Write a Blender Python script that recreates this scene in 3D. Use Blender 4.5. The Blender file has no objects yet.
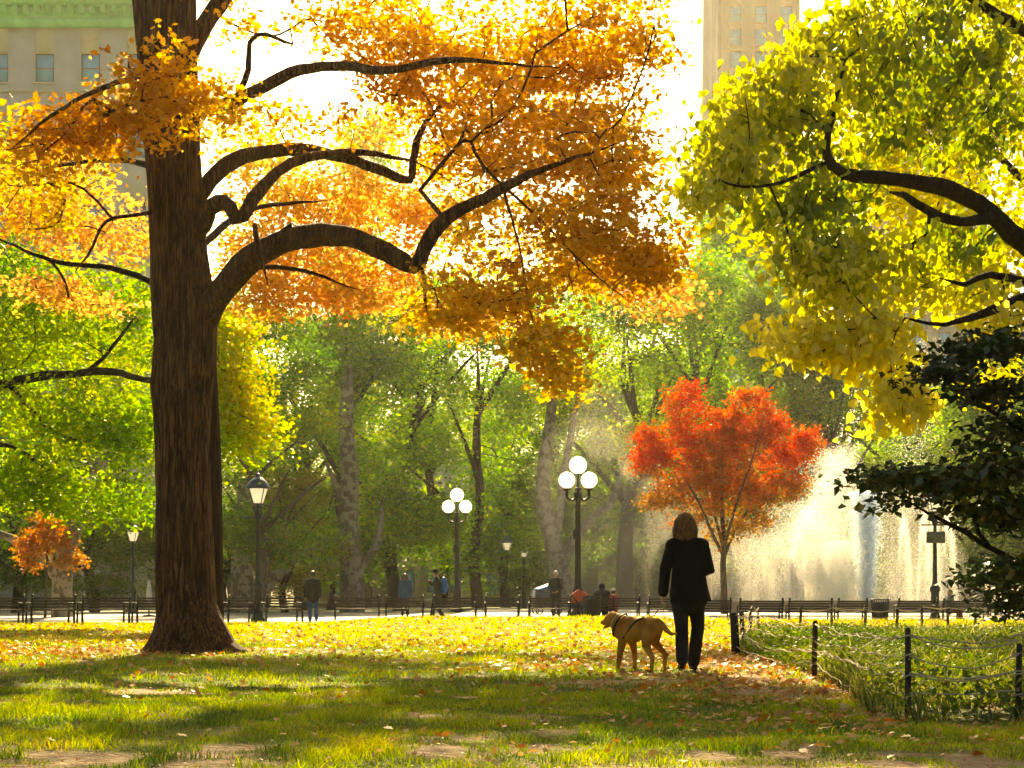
import bpy, math, random
import numpy as np
from mathutils import Vector, Matrix, Euler
random.seed(7)
RNG = np.random.default_rng(11)
PI = math.pi
F, HY, CX, CZ = 1500.0, 601.0, 512.0, 0.73
def P(px, py, d):
    return np.array([(px-CX)/F*d, d, CZ+(HY-py)/F*d])
def X(px, d): return (px-CX)/F*d

sc = bpy.context.scene
COL = sc.collection

# ------------------------------------------------------------------ noise
def _h(i, j, k, s):
    n = (i*374761393 + j*668265263 + k*2147483647 + s*1274126177) & 0xFFFFFFFF
    n = ((n ^ (n >> 13))*1274126177) & 0xFFFFFFFF
    n = n ^ (n >> 16)
    return (n & 0xFFFF)/65535.0
def noise(p, scale=1.0, seed=0):
    p = np.asarray(p, dtype=np.float64)*scale
    if p.shape[1] == 2: p = np.c_[p, np.zeros(len(p))]
    f = np.floor(p).astype(np.int64); t = p-f; t = t*t*(3-2*t)
    r = 0
    for a in (0, 1):
        for b in (0, 1):
            for c in (0, 1):
                w = (t[:, 0] if a else 1-t[:, 0])*(t[:, 1] if b else 1-t[:, 1])*(t[:, 2] if c else 1-t[:, 2])
                r = r + w*_h(f[:, 0]+a, f[:, 1]+b, f[:, 2]+c, seed)
    return r
def fbm(p, scale=1.0, seed=0, o=3):
    r = 0; w = 1; s = 0
    for k in range(o):
        r = r + w*noise(p, scale*2**k, seed+k*17); s += w; w *= .5
    return r/s
def sstep(a, b, x):
    t = np.clip((x-a)/(b-a), 0, 1); return t*t*(3-2*t)

# ------------------------------------------------------------------ terrain
def gz(x, y):
    x = np.asarray(x, float); y = np.asarray(y, float)
    rt = sstep(-7, -3, x)
    lip = .21*sstep(28, 47, y)*(1-sstep(48.5, 50.5, y))*rt*(1-.45*sstep(4, 8, x))
    path = -.1*sstep(4.5, 8, x)*sstep(49, 51, y)
    plaza = .17*sstep(56, 59, y)*rt
    near = .03*np.sin(x*.55+.4)*np.sin(y*.37)*(1-sstep(30, 45, y))
    return lip+path*(1-sstep(56, 59, y))+plaza+near
def gz1(x, y): return float(gz(np.array([x]), np.array([y]))[0])

# ------------------------------------------------------------------ materials
def new_mat(name):
    m = bpy.data.materials.new(name); m.use_nodes = True
    nt = m.node_tree; nt.nodes.clear()
    out = nt.nodes.new('ShaderNodeOutputMaterial')
    return m, nt, out
def N(nt, t, **kw):
    n = nt.nodes.new(t)
    for k, v in kw.items():
        if k.startswith('i_'):
            n.inputs[k[2:].replace('_', ' ')].default_value = v
        else: setattr(n, k, v)
    return n
def L(nt, a, b): nt.links.new(a, b)
def simple(name, col, rough=.6, metal=0, var=.25, scale=6, bump=.15, bscale=40, spec=.4, trans=0):
    m, nt, out = new_mat(name)
    tc = N(nt, 'ShaderNodeTexCoord')
    nz = N(nt, 'ShaderNodeTexNoise'); nz.inputs['Scale'].default_value = scale; nz.inputs['Detail'].default_value = 5
    L(nt, tc.outputs['Object'], nz.inputs['Vector'])
    cr = N(nt, 'ShaderNodeValToRGB')
    a = [max(0, c*(1-var)) for c in col]; b = [min(1, c*(1+var)) for c in col]
    cr.color_ramp.elements[0].color = (*a, 1); cr.color_ramp.elements[1].color = (*b, 1)
    cr.color_ramp.elements[0].position = .3; cr.color_ramp.elements[1].position = .7
    L(nt, nz.outputs['Fac'], cr.inputs['Fac'])
    bs = N(nt, 'ShaderNodeBsdfPrincipled')
    bs.inputs['Roughness'].default_value = rough; bs.inputs['Metallic'].default_value = metal
    bs.inputs['Specular IOR Level'].default_value = spec
    L(nt, cr.outputs['Color'], bs.inputs['Base Color'])
    if bump:
        n2 = N(nt, 'ShaderNodeTexNoise'); n2.inputs['Scale'].default_value = bscale
        L(nt, tc.outputs['Object'], n2.inputs['Vector'])
        bp = N(nt, 'ShaderNodeBump'); bp.inputs['Strength'].default_value = bump; bp.inputs['Distance'].default_value = .02
        L(nt, n2.outputs['Fac'], bp.inputs['Height']); L(nt, bp.outputs['Normal'], bs.inputs['Normal'])
    if trans:
        tr = N(nt, 'ShaderNodeBsdfTranslucent'); L(nt, cr.outputs['Color'], tr.inputs['Color'])
        mx = N(nt, 'ShaderNodeMixShader'); mx.inputs[0].default_value = trans
        L(nt, bs.outputs[0], mx.inputs[1]); L(nt, tr.outputs[0], mx.inputs[2]); L(nt, mx.outputs[0], out.inputs[0])
    else:
        L(nt, bs.outputs[0], out.inputs[0])
    return m
def leaf_mat(name, trans=.5, sat=1.0, val=1.0, hue=.5, gloss=.06, tboost=1.15, rough=.45):
    m, nt, out = new_mat(name)
    at = N(nt, 'ShaderNodeAttribute', attribute_name='col')
    hs = N(nt, 'ShaderNodeHueSaturation'); hs.inputs['Hue'].default_value = hue
    hs.inputs['Saturation'].default_value = sat; hs.inputs['Value'].default_value = val
    L(nt, at.outputs['Color'], hs.inputs['Color'])
    h2 = N(nt, 'ShaderNodeHueSaturation'); h2.inputs['Saturation'].default_value = 1.1; h2.inputs['Value'].default_value = tboost
    L(nt, hs.outputs['Color'], h2.inputs['Color'])
    d = N(nt, 'ShaderNodeBsdfDiffuse'); L(nt, hs.outputs['Color'], d.inputs['Color'])
    t = N(nt, 'ShaderNodeBsdfTranslucent'); L(nt, h2.outputs['Color'], t.inputs['Color'])
    mx = N(nt, 'ShaderNodeMixShader'); mx.inputs[0].default_value = trans
    L(nt, d.outputs[0], mx.inputs[1]); L(nt, t.outputs[0], mx.inputs[2])
    g = N(nt, 'ShaderNodeBsdfGlossy'); g.inputs['Roughness'].default_value = rough; g.inputs['Color'].default_value = (1, 1, .95, 1)
    m2 = N(nt, 'ShaderNodeMixShader'); m2.inputs[0].default_value = gloss
    L(nt, mx.outputs[0], m2.inputs[1]); L(nt, g.outputs[0], m2.inputs[2]); L(nt, m2.outputs[0], out.inputs[0])
    return m
def bark_mat(name, c1, c2, sc_=1.0, bump=1.0, patch=None):
    m, nt, out = new_mat(name)
    tc = N(nt, 'ShaderNodeTexCoord')
    mp = N(nt, 'ShaderNodeMapping'); mp.inputs['Scale'].default_value = (9*sc_, 9*sc_, 1.1*sc_)
    L(nt, tc.outputs['Object'], mp.inputs['Vector'])
    w = N(nt, 'ShaderNodeTexNoise'); w.inputs['Scale'].default_value = 1.5; w.inputs['Detail'].default_value = 6; w.inputs['Distortion'].default_value = .6
    L(nt, mp.outputs[0], w.inputs['Vector'])
    mp2 = N(nt, 'ShaderNodeMapping'); mp2.inputs['Scale'].default_value = (20*sc_, 20*sc_, 1.3*sc_); L(nt, tc.outputs['Object'], mp2.inputs['Vector'])
    v = N(nt, 'ShaderNodeTexNoise'); v.inputs['Scale'].default_value = 1.1; v.inputs['Detail'].default_value = 4; v.inputs['Roughness'].default_value = .65; v.inputs['Distortion'].default_value = .5
    L(nt, mp2.outputs[0], v.inputs['Vector'])
    sb = N(nt, 'ShaderNodeMath', operation='SUBTRACT'); L(nt, v.outputs['Fac'], sb.inputs[0]); sb.inputs[1].default_value = .5
    ab = N(nt, 'ShaderNodeMath', operation='ABSOLUTE'); L(nt, sb.outputs[0], ab.inputs[0])
    mul = N(nt, 'ShaderNodeMath', operation='MULTIPLY'); L(nt, ab.outputs[0], mul.inputs[0]); mul.inputs[1].default_value = 5.0
    cr = N(nt, 'ShaderNodeValToRGB')
    cr.color_ramp.elements[0].color = (*c1, 1); cr.color_ramp.elements[1].color = (*c2, 1)
    cr.color_ramp.elements[0].position = .1; cr.color_ramp.elements[1].position = .75
    s = N(nt, 'ShaderNodeMath', operation='ADD'); L(nt, mul.outputs[0], s.inputs[0])
    w2 = N(nt, 'ShaderNodeMath', operation='MULTIPLY_ADD'); L(nt, w.outputs['Fac'], w2.inputs[0]); w2.inputs[1].default_value = 1.2; w2.inputs[2].default_value = -.55
    L(nt, w2.outputs[0], s.inputs[1]); L(nt, s.outputs[0], cr.inputs['Fac'])
    bs = N(nt, 'ShaderNodeBsdfPrincipled'); bs.inputs['Roughness'].default_value = .85; bs.inputs['Specular IOR Level'].default_value = .25
    cout = cr.outputs['Color']
    if patch:
        n3 = N(nt, 'ShaderNodeTexNoise'); n3.inputs['Scale'].default_value = 2.2; n3.inputs['Detail'].default_value = 3
        L(nt, tc.outputs['Object'], n3.inputs['Vector'])
        c3 = N(nt, 'ShaderNodeValToRGB'); c3.color_ramp.interpolation = 'CONSTANT'
        c3.color_ramp.elements[0].color = (0, 0, 0, 1); c3.color_ramp.elements[1].color = (1, 1, 1, 1); c3.color_ramp.elements[1].position = .5
        L(nt, n3.outputs['Fac'], c3.inputs['Fac'])
        mx = N(nt, 'ShaderNodeMixRGB'); L(nt, c3.outputs['Color'], mx.inputs[0]); L(nt, cout, mx.inputs[1]); mx.inputs[2].default_value = (*patch, 1)
        cout = mx.outputs[0]
    L(nt, cout, bs.inputs['Base Color'])
    bp = N(nt, 'ShaderNodeBump'); bp.inputs['Strength'].default_value = .9*bump; bp.inputs['Distance'].default_value = .03
    L(nt, s.outputs[0], bp.inputs['Height']); L(nt, bp.outputs['Normal'], bs.inputs['Normal'])
    L(nt, bs.outputs[0], out.inputs[0])
    return m

M = {}
M['bark'] = bark_mat('maple_bark', (.016, .009, .005), (.21, .105, .045))
M['bark_dark'] = bark_mat('dark_bark', (.012, .008, .005), (.055, .034, .02), 1.5, .8)
M['bark_plane'] = bark_mat('plane_bark', (.12, .1, .07), (.22, .2, .14), .7, .4, patch=(.3, .28, .2))
M['bark_grey'] = bark_mat('grey_bark', (.05, .04, .03), (.17, .14, .1), 1.0, .6)
M['leaf_a'] = leaf_mat('autumn_leaf', .62, 1.0, 1.05, .5, .03, 1.3)
M['leaf_b'] = leaf_mat('broad_leaf', .62, 1.0, 1.05, .5, .05, 1.4)
M['leaf_d'] = leaf_mat('dark_leaf', .22, 1.0, 1.0, .5, .05, .9)
M['leaf_g'] = leaf_mat('green_leaf', .55, 1.1, 1.05, .5, .03, 1.3)
M['grass'] = leaf_mat('grass_blade', .55, 1.0, 1.0, .5, .04, 1.3)
M['litter'] = leaf_mat('litter_leaf', .3, 1.0, 1.0, .5, .05, 1.2)
M['iron'] = simple('black_iron', (.018, .022, .02), .45, .3, .3, 8, .1)
M['greeniron'] = simple('green_iron', (.02, .035, .03), .4, .3, .3, 8, .1)
M['wood'] = simple('bench_wood', (.055, .04, .028), .45, 0, .4, 14, .2, 60)
M['postwood'] = simple('fence_post_wood', (.035, .024, .017), .7, 0, .4, 20, .5, 60)
M['stone'] = simple('pale_stone', (.42, .38, .3), .8, 0, .12, 2, .2, 12)
M['glass'] = simple('opal_glass', (.85, .85, .8), .25, 0, .03, 3, 0, trans=.75)
for n_ in M['glass'].node_tree.nodes:
    if n_.type == 'BSDF_PRINCIPLED': n_.inputs['Emission Color'].default_value = (1, .9, .7, 1); n_.inputs['Emission Strength'].default_value = .4  # unlit by day: weak emission stands in for sunlight through the glass
M['rope'] = simple('pale_rope', (.62, .55, .42), .8, 0, .15, 30, .2, trans=.35)
M['water'] = simple('basin_water', (.08, .12, .13), .08, 0, .1, 2, .35, 6, spec=.8)

# ------------------------------------------------------------------ mesh + object helpers
def mk(name, verts, faces, sizes=None, mat=None, col=None, smooth=False, parent=None, loc=None):
    """faces: flat index array with sizes, or list of tuples"""
    me = bpy.data.meshes.new(name)
    verts = np.asarray(verts, dtype=np.float32)
    if sizes is None:
        sizes = np.array([len(f) for f in faces], dtype=np.int32)
        faces = np.array([i for f in faces for i in f], dtype=np.int32)
    if loc is not None: verts = verts-np.asarray(loc, dtype=np.float32)
    me.vertices.add(len(verts)); me.vertices.foreach_set('co', verts.ravel())
    me.loops.add(len(faces)); me.loops.foreach_set('vertex_index', np.asarray(faces, dtype=np.int32))
    me.polygons.add(len(sizes))
    st = np.concatenate([[0], np.cumsum(sizes)[:-1]]).astype(np.int32)
    me.polygons.foreach_set('loop_start', st)
    if smooth: me.polygons.foreach_set('use_smooth', np.ones(len(sizes), dtype=bool))
    if col is not None:
        a = me.attributes.new('col', 'FLOAT_COLOR', 'POINT')
        c = np.ones((len(verts), 4), dtype=np.float32); c[:, :3] = col
        a.data.foreach_set('color', c.ravel())
    me.update(calc_edges=True); me.validate()
    if mat: me.materials.append(mat)
    o = bpy.data.objects.new(name, me); COL.objects.link(o)
    if loc is not None: o.location = [float(q) for q in loc]
    if parent: o.parent = parent
    return o
def tag(o, label=None, cat=None, group=None, kind=None):
    if label: o['label'] = label
    if cat: o['category'] = cat
    if group: o['group'] = group
    if kind: o['kind'] = kind
    return o
def thing(name, label, cat, loc=(0, 0, 0), rz=0, group=None):
    o = bpy.data.objects.new(name, None); COL.objects.link(o)
    o.location = [float(q) for q in loc]; o.rotation_euler = (0, 0, rz); o.empty_display_size = .2
    return tag(o, label, cat, group)
class MB:
    def __init__(s): s.v = []; s.f = []; s.n = 0
    def add(s, v, f):
        v = np.asarray(v, float); s.v.append(v); s.f += [tuple(i+s.n for i in q) for q in f]; s.n += len(v); return s
    def box(s, x0, x1, y0, y1, z0, z1, R=None):
        v = np.array([(x, y, z) for z in (z0, z1) for y in (y0, y1) for x in (x0, x1)], float)
        if R is not None: v = v@np.array(R).T
        return s.add(v, [(0, 2, 3, 1), (4, 5, 7, 6), (0, 1, 5, 4), (2, 6, 7, 3), (0, 4, 6, 2), (1, 3, 7, 5)])
    def bar(s, a, b, w, h=None, n=None):
        if n: return s.tube([a, b], [w, w], n)
        a = np.array(a, float); b = np.array(b, float); h = h or w
        t = b-a; t /= np.linalg.norm(t); u = np.cross(t, (0, 0, 1.)); 
        if np.linalg.norm(u) < 1e-3: u = np.array((1., 0, 0))
        u /= np.linalg.norm(u); k = np.cross(u, t)
        v = [p+u*i*w/2+k*j*h/2 for p in (a, b) for i, j in ((-1, -1), (1, -1), (1, 1), (-1, 1))]
        return s.add(v, [(0, 1, 2, 3), (7, 6, 5, 4), (0, 4, 5, 1), (1, 5, 6, 2), (2, 6, 7, 3), (3, 7, 4, 0)])
    def tube(s, pts, rad, n=8, cap=True):
        v, f = tube_geo(pts, rad, n, cap); return s.add(v, f)
    def lathe(s, prof, c=(0, 0, 0), n=16):
        v = []; f = []
        for r, z in prof:
            for k in range(n):
                a = 2*PI*k/n; v.append((c[0]+r*math.cos(a), c[1]+r*math.sin(a), c[2]+z))
        for i in range(len(prof)-1):
            for k in range(n):
                f.append((i*n+k, i*n+(k+1) % n, (i+1)*n+(k+1) % n, (i+1)*n+k))
        f.append(tuple(range(n-1, -1, -1))); f.append(tuple((len(prof)-1)*n+k for k in range(n)))
        return s.add(v, f)
    def ball(s, c, r, n=12, m=8, sc=(1, 1, 1)):
        v = [(c[0], c[1], c[2]-r*sc[2])]; f = []
        for i in range(1, m):
            t = PI*i/m
            for k in range(n):
                a = 2*PI*k/n
                v.append((c[0]+r*sc[0]*math.sin(t)*math.cos(a), c[1]+r*sc[1]*math.sin(t)*math.sin(a), c[2]-r*sc[2]*math.cos(t)))
        v.append((c[0], c[1], c[2]+r*sc[2]))
        for k in range(n): f.append((0, 1+(k+1) % n, 1+k))
        for i in range(m-2):
            for k in range(n):
                f.append((1+i*n+k, 1+i*n+(k+1) % n, 1+(i+1)*n+(k+1) % n, 1+(i+1)*n+k))
        e = len(v)-1
        for k in range(n): f.append((e, 1+(m-2)*n+k, 1+(m-2)*n+(k+1) % n))
        return s.add(v, f)
    def build(s, name, mat, parent=None, smooth=False, col=None):
        return mk(name, np.concatenate(s.v), s.f, None, mat, None, smooth, parent)
def frames(pts):
    pts = np.asarray(pts, float); n = len(pts)
    T = np.zeros_like(pts); T[1:-1] = pts[2:]-pts[:-2]; T[0] = pts[1]-pts[0]; T[-1] = pts[-1]-pts[-2]
    T /= np.linalg.norm(T, axis=1)[:, None]+1e-12
    u = np.cross(T[0], (0, 0, 1.))
    if np.linalg.norm(u) < .1: u = np.cross(T[0], (0, 1., 0))
    U = []
    for i in range(n):
        u = u-T[i]*np.dot(u, T[i]); u /= np.linalg.norm(u)+1e-12; U.append(u)
    U = np.array(U); V = np.cross(T, U)
    return T, U, V
def tube_geo(pts, rad, n=8, cap=True):
    pts = np.asarray(pts, float); rad = np.asarray(rad, float)
    T, U, V = frames(pts)
    a = np.arange(n)*2*PI/n
    v = pts[:, None, :]+rad[:, None, None]*(np.cos(a)[None, :, None]*U[:, None, :]+np.sin(a)[None, :, None]*V[:, None, :])
    f = []
    for i in range(len(pts)-1):
        for k in range(n):
            k2 = (k+1) % n
            f.append((i*n+k, i*n+k2, (i+1)*n+k2, (i+1)*n+k))
    if cap:
        f.append(tuple(range(n-1, -1, -1))); f.append(tuple((len(pts)-1)*n+k for k in range(n)))
    return v.reshape(-1, 3), f
def catmull(pts, step):
    pts = np.asarray(pts, float)
    p = np.vstack([2*pts[0]-pts[1], pts, 2*pts[-1]-pts[-2]])
    out = []
    for i in range(1, len(p)-2):
        d = np.linalg.norm(p[i+1, :3]-p[i, :3]); k = max(1, int(math.ceil(d/step)))
        for t in np.arange(k)/k:
            out.append(.5*(2*p[i]+(p[i+1]-p[i-1])*t+(2*p[i-1]-5*p[i]+4*p[i+1]-p[i+2])*t*t+(3*p[i]-p[i-1]-3*p[i+1]+p[i+2])*t**3))
    out.append(p[-2])
    return np.array(out)

# ------------------------------------------------------------------ leaves
def T_maple():
    o = []
    lob = [(-100, .62), (-48, .85), (0, 1.05), (48, .85), (100, .62)]
    pts = [(0, -.5, 0)]
    for i, (a, r) in enumerate(lob[::-1]):
        t = math.radians(a+90)
        pts.append((r*.55*math.cos(t), r*.55*math.sin(t)-.02, .06 if i != 2 else -.05))
        if i < 4:
            t2 = math.radians((lob[::-1][i][0]+lob[::-1][i+1][0])/2+90)
            pts.append((.24*math.cos(t2), .24*math.sin(t2), 0))
    v = np.array(pts)
    return v, [tuple(range(len(v)))]
def T_oval(w=.33):
    v = np.array([(0, -.5, 0), (w, -.08, .1), (0, .55, -.05), (-w, -.08, .1)])
    return v, [(0, 1, 2), (0, 2, 3)]
def T_heart():
    v = np.array([(0, -.38, 0), (.3, -.42, .06), (.44, -.1, .1), (.25, .3, .03), (0, .68, -.1), (-.25, .3, .03), (-.44, -.1, .1), (-.3, -.42, .06)])
    return v, [(0, 1, 2, 3, 4), (0, 4, 5, 6, 7)]
def norm(a): return a/(np.linalg.norm(a, axis=1)[:, None]+1e-9)
def leaves_geo(pos, size, tmpl, tilt=.6, hang=0., rng=RNG, ndir=(0, 0, 1)):
    v, f = tmpl; n = len(pos); k = len(v)
    nr = norm(np.array(ndir)[None, :]*1.0+rng.normal(0, tilt, (n, 3)))
    tp = rng.normal(0, 1, (n, 3)); tp[:, 2] = tp[:, 2]*.5-hang*2.2
    tp = norm(tp-nr*np.sum(tp*nr, 1)[:, None]*(1-hang*.5)); nr = norm(nr-tp*np.sum(tp*nr, 1)[:, None]); bi = np.cross(tp, nr)
    s = np.asarray(size)[:, None, None]
    vv = pos[:, None, :]+s*(v[None, :, 0:1]*bi[:, None, :]+v[None, :, 1:2]*tp[:, None, :]+v[None, :, 2:3]*nr[:, None, :])
    fl = np.concatenate([np.array(q) for q in f]); sz = np.array([len(q) for q in f])
    ff = (np.arange(n)[:, None]*k+fl[None, :]).ravel(); ss = np.tile(sz, n)
    return vv.reshape(-1, 3), ff, ss, k
def palette(t, pal):
    pal = np.array(pal, float); t = np.clip(t, 0, .9999)*(len(pal)-1)
    i = t.astype(int); u = (t-i)[:, None]
    return pal[i]*(1-u)+pal[i+1]*u
def leaf_cols(pos, pal, rng, a=.55, nscale=.35, seed=3, jit=.22, bias=None):
    t = (fbm(pos, nscale, seed, 2)-.5)*2*a+.5+rng.normal(0, .16, len(pos))
    if bias is not None: t = t+bias
    c = palette(t, pal)*(1+rng.uniform(-jit, jit, len(pos)))[:, None]
    return np.clip(c, 0, 1)

# ------------------------------------------------------------------ tree
def skeleton(limbs, twigs, seg=.5, wob=.14, rng=RNG, tip=.007, expo=2.3, outw=.0):
    pos = []; par = []; minr = []; islimb = []
    for li, (pts, r0, r1) in enumerate(limbs):
        c = catmull(pts, seg*.45)
        if li and len(c) > 3: c[1:-1] += rng.normal(0, .1*r1+.006*seg, (len(c)-2, 3))
        rr = np.linspace(0, 1, len(c)); rr = (r0+(r1-r0)*rr)*np.where(rr > .8, 1-(rr-.8)*3.2, 1)*(1+.06*np.sin(np.arange(len(c))*.9+li)*(li > 0))
        if li == 0: last = -1; st = 0
        else:
            A = np.array(pos); last = int(np.argmin(np.linalg.norm(A-c[0], axis=1))); st = 0
            if np.linalg.norm(A[last]-c[0]) < .05: st = 1
        for i in range(st, len(c)):
            pos.append(c[i]); par.append(last); minr.append(rr[i]); islimb.append(li); last = len(pos)-1
    cap = len(pos)+len(twigs)*12
    A = np.zeros((cap, 3)); n = len(pos); A[:n] = pos
    root0 = A[0].copy()
    base = np.array([np.min(np.linalg.norm(A[:n]-t, axis=1)) for t in twigs])
    ends = []
    start = int(len(catmull(limbs[0][0], seg*.45))*.22)
    for q in np.argsort(base):
        t = twigs[q]
        d = np.linalg.norm(A[start:n]-t, axis=1)
        j = int(np.argmin(d))+start; D = d[j-start]
        k = max(1, int(math.ceil(D/seg)))
        off = rng.normal(0, wob*D, 3); off[2] = abs(off[2])*.7
        prev = j; a = A[j].copy()
        if n+k >= cap: break
        for s in range(1, k+1):
            u = s/k; p = a+(t-a)*u+off*4*u*(1-u)*.5+(rng.normal(0, .03*seg, 3) if s < k else 0)
            A[n] = p; pos.append(p); par.append(prev); minr.append(0); islimb.append(-1); prev = n; n += 1
        ends.append(prev)
    A = A[:n]; par = np.array(par)
    nch = np.bincount(par[par >= 0], minlength=n); ch1 = np.full(n, -1); ok = par >= 0; ch1[par[ok]] = np.arange(n)[ok]
    free = (np.array(islimb) < 0) & (nch >= 1)
    for _ in range(3): A[free] = .5*A[free]+.25*A[par[free]]+.25*A[ch1[free]]
    w = np.zeros(n); 
    haschild = np.zeros(n, bool)
    for i in range(n-1, -1, -1):
        if w[i] == 0: w[i] = tip**expo
        if par[i] >= 0: w[par[i]] += w[i]
    r = w**(1/expo); minr = np.array(minr)
    for i in range(n):
        if minr[i] > 0: r[i] = minr[i]
        elif par[i] >= 0: r[i] = min(r[i], r[par[i]]*.75 if minr[par[i]] > 0 else r[par[i]])
    return A, par, r, ends
def skel_mesh(A, par, r, nmax=10):
    n = len(A); ch = [[] for _ in range(n)]
    for i in range(n):
        if par[i] >= 0: ch[par[i]].append(i)
    mb_v = []; mb_f = []; off = 0
    st = [(0, -1)]
    while st:
        i, p = st.pop()
        chain = ([p] if p >= 0 else [])+[i]
        cur = i
        while ch[cur]:
            b = max(ch[cur], key=lambda q: r[q])
            for q in ch[cur]:
                if q != b: st.append((q, cur))
            chain.append(b); cur = b
        if len(chain) < 2: continue
        pts = A[chain].copy(); rr = r[chain].copy()
        if p >= 0: rr[0] = min(rr[0], rr[1]*1.25)
        m = max(rr); k = nmax if m > .1 else (7 if m > .04 else (5 if m > .018 else 3))
        v, f = tube_geo(pts, rr, k, False)
        v = np.asarray(v); f = np.array(f)+off
        mb_v.append(v); mb_f.append(f); off += len(v)
    V = np.concatenate(mb_v); Fq = np.concatenate(mb_f)
    return V, Fq.ravel(), np.full(len(Fq), 4)
def sample_clumps(clumps, rng, shell=.35):
    out = []
    for c in clumps:
        (cx, cy, cz), (rx, ry, rz), n = c[0], c[1], c[2]
        d = norm(rng.normal(0, 1, (n, 3))); u = rng.uniform(0, 1, n)**shell
        out.append(np.array([cx, cy, cz])+d*u[:, None]*np.array([rx, ry, rz]))
    return np.concatenate(out)
def make_tree(name, label, cat, limbs, clumps, pal, leafmat, barkmat, tmpl, lsize, per, spray=(.4, .16), tilt=.6, hang=0., seg=.5,
              seed=1, nscale=.35, group=None, bias=None, trunk_mesh=None, nmax=12, tip=.007, shell=.45, root=None, wob=.14, ndir=(0, 0, 1), a=.55):
    rng = np.random.default_rng(seed)
    tw = sample_clumps(clumps, rng, shell)
    tw = tw[tw[:, 2] > .6]
    A, par, r, ends = skeleton(limbs, tw, seg, wob, rng, tip)
    root = np.array(limbs[0][0][0], float) if root is None else np.array(root, float)
    t = thing(name, label, cat, root, 0, group)
    V, f, s = skel_mesh(A, par, r, nmax)
    tr = mk('trunk', V-root, f, s, barkmat, None, True, t)
    E = A[ends]; Pn = A[par[ends]]
    m = len(E)*per
    idx = np.repeat(np.arange(len(E)), per)
    u = rng.uniform(0, 1, m)[:, None]
    pos = E[idx]+(Pn[idx]-E[idx])*u*.6+rng.normal(0, 1, (m, 3))*np.array([spray[0], spray[0], spray[1]])
    size = lsize*np.clip(rng.normal(.95, .24, m), .4, 1.5)
    vv, ff, ss, k = leaves_geo(pos, size, tmpl, tilt, hang, rng, ndir)
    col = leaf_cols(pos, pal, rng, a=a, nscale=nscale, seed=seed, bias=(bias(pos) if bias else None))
    cr = mk('crown', vv-root, ff, ss, leafmat, np.repeat(col, k, 0), False, t)
    return t, tr, cr

# ================================================================== SETTING
def dirt_mask(x, y):
    p = np.c_[x, y]
    n = fbm(p, .9, 5, 4)
    b = .0*x
    # worn earth at the near edge of the lawn and round the trunk
    wl = np.exp(-((x+2.3)/1.3)**2-((y-6.9)/.5)**2)*.62
    wr = sstep(.2, 1.2, x)*np.exp(-((y-6.3-.02*x)/.45)**2)*.75
    wm = np.exp(-((x-.2)/.8)**2-((y-7.6)/.5)**2)*.35
    wt = np.exp(-(((x+4.7)/1.6)**2+((y-21.5)/1.8)**2))*.5
    wf = np.exp(-((x-2.35-(16-y)*.0)/.55)**2)*sstep(10, 12, y)*(1-sstep(17, 20, y))*.5
    patches = sstep(.56, .66, fbm(p, 1.5, 31, 3))*.3*(1-sstep(20, 30, y))
    return np.clip(sstep(.4, .62, n*.45+wl+wr+wm+wt+wf+patches+.01+.5*(noise(p, 3.3, 6)-.5)), 0, 1)
def axis(segs):
    out = []
    for a, b, s in segs: out.append(np.arange(a, b, s))
    out.append([segs[-1][1]]); return np.concatenate(out)
xs = axis([(-900, -100, 100), (-100, -24, 8), (-24, -8, .8), (-8, 8, .12), (8, 24, .8), (24, 100, 8), (100, 900, 100)])
ys = axis([(-300, -40, 40), (-40, 3, 2.5), (3, 16, .12), (16, 30, .35), (30, 66, .6), (66, 140, 5), (140, 1500, 80)])
gx, gy = np.meshgrid(xs, ys); nx = len(xs); ny = len(ys)
GX, GY = gx.ravel(), gy.ravel()
dm = dirt_mask(GX, GY)
bump = (fbm(np.c_[GX, GY], 2.2, 9, 3)-.5)*.05*(1-sstep(25, 35, GY))
GZ = gz(GX, GY)+np.where(GY < 40, bump, 0)
i, j = np.meshgrid(np.arange(nx-1), np.arange(ny-1)); a = (j*nx+i).ravel()
ff = np.c_[a, a+1, a+nx+1, a+nx].ravel()
m, nt, out = new_mat('lawn_soil')
at = N(nt, 'ShaderNodeAttribute', attribute_name='col')
geo = N(nt, 'ShaderNodeNewGeometry')
n1 = N(nt, 'ShaderNodeTexNoise'); n1.inputs['Scale'].default_value = 5; n1.inputs['Detail'].default_value = 8; n1.inputs['Roughness'].default_value = .7
L(nt, geo.outputs['Position'], n1.inputs['Vector'])
mc = N(nt, 'ShaderNodeMixRGB', blend_type='OVERLAY'); mc.inputs[0].default_value = .8
L(nt, at.outputs['Color'], mc.inputs[1]); L(nt, n1.outputs['Fac'], mc.inputs[2])
bs = N(nt, 'ShaderNodeBsdfPrincipled'); bs.inputs['Roughness'].default_value = .9; bs.inputs['Specular IOR Level'].default_value = .2
L(nt, mc.outputs[0], bs.inputs['Base Color'])
n2 = N(nt, 'ShaderNodeTexNoise'); n2.inputs['Scale'].default_value = 22; n2.inputs['Detail'].default_value = 8
L(nt, geo.outputs['Position'], n2.inputs['Vector'])
bp = N(nt, 'ShaderNodeBump'); bp.inputs['Strength'].default_value = 1; bp.inputs['Distance'].default_value = .08
L(nt, n2.outputs['Fac'], bp.inputs['Height']); L(nt, bp.outputs['Normal'], bs.inputs['Normal']); L(nt, bs.outputs[0], out.inputs[0])
gcol = np.array([.10, .12, .02])[None]*(1-dm)[:, None]+np.array([.36, .26, .15])[None]*dm[:, None]
lawn = mk('lawn', np.c_[GX, GY, GZ], ff, np.full(len(a), 4), m, gcol, True)
tag(lawn, kind='structure')

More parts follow.
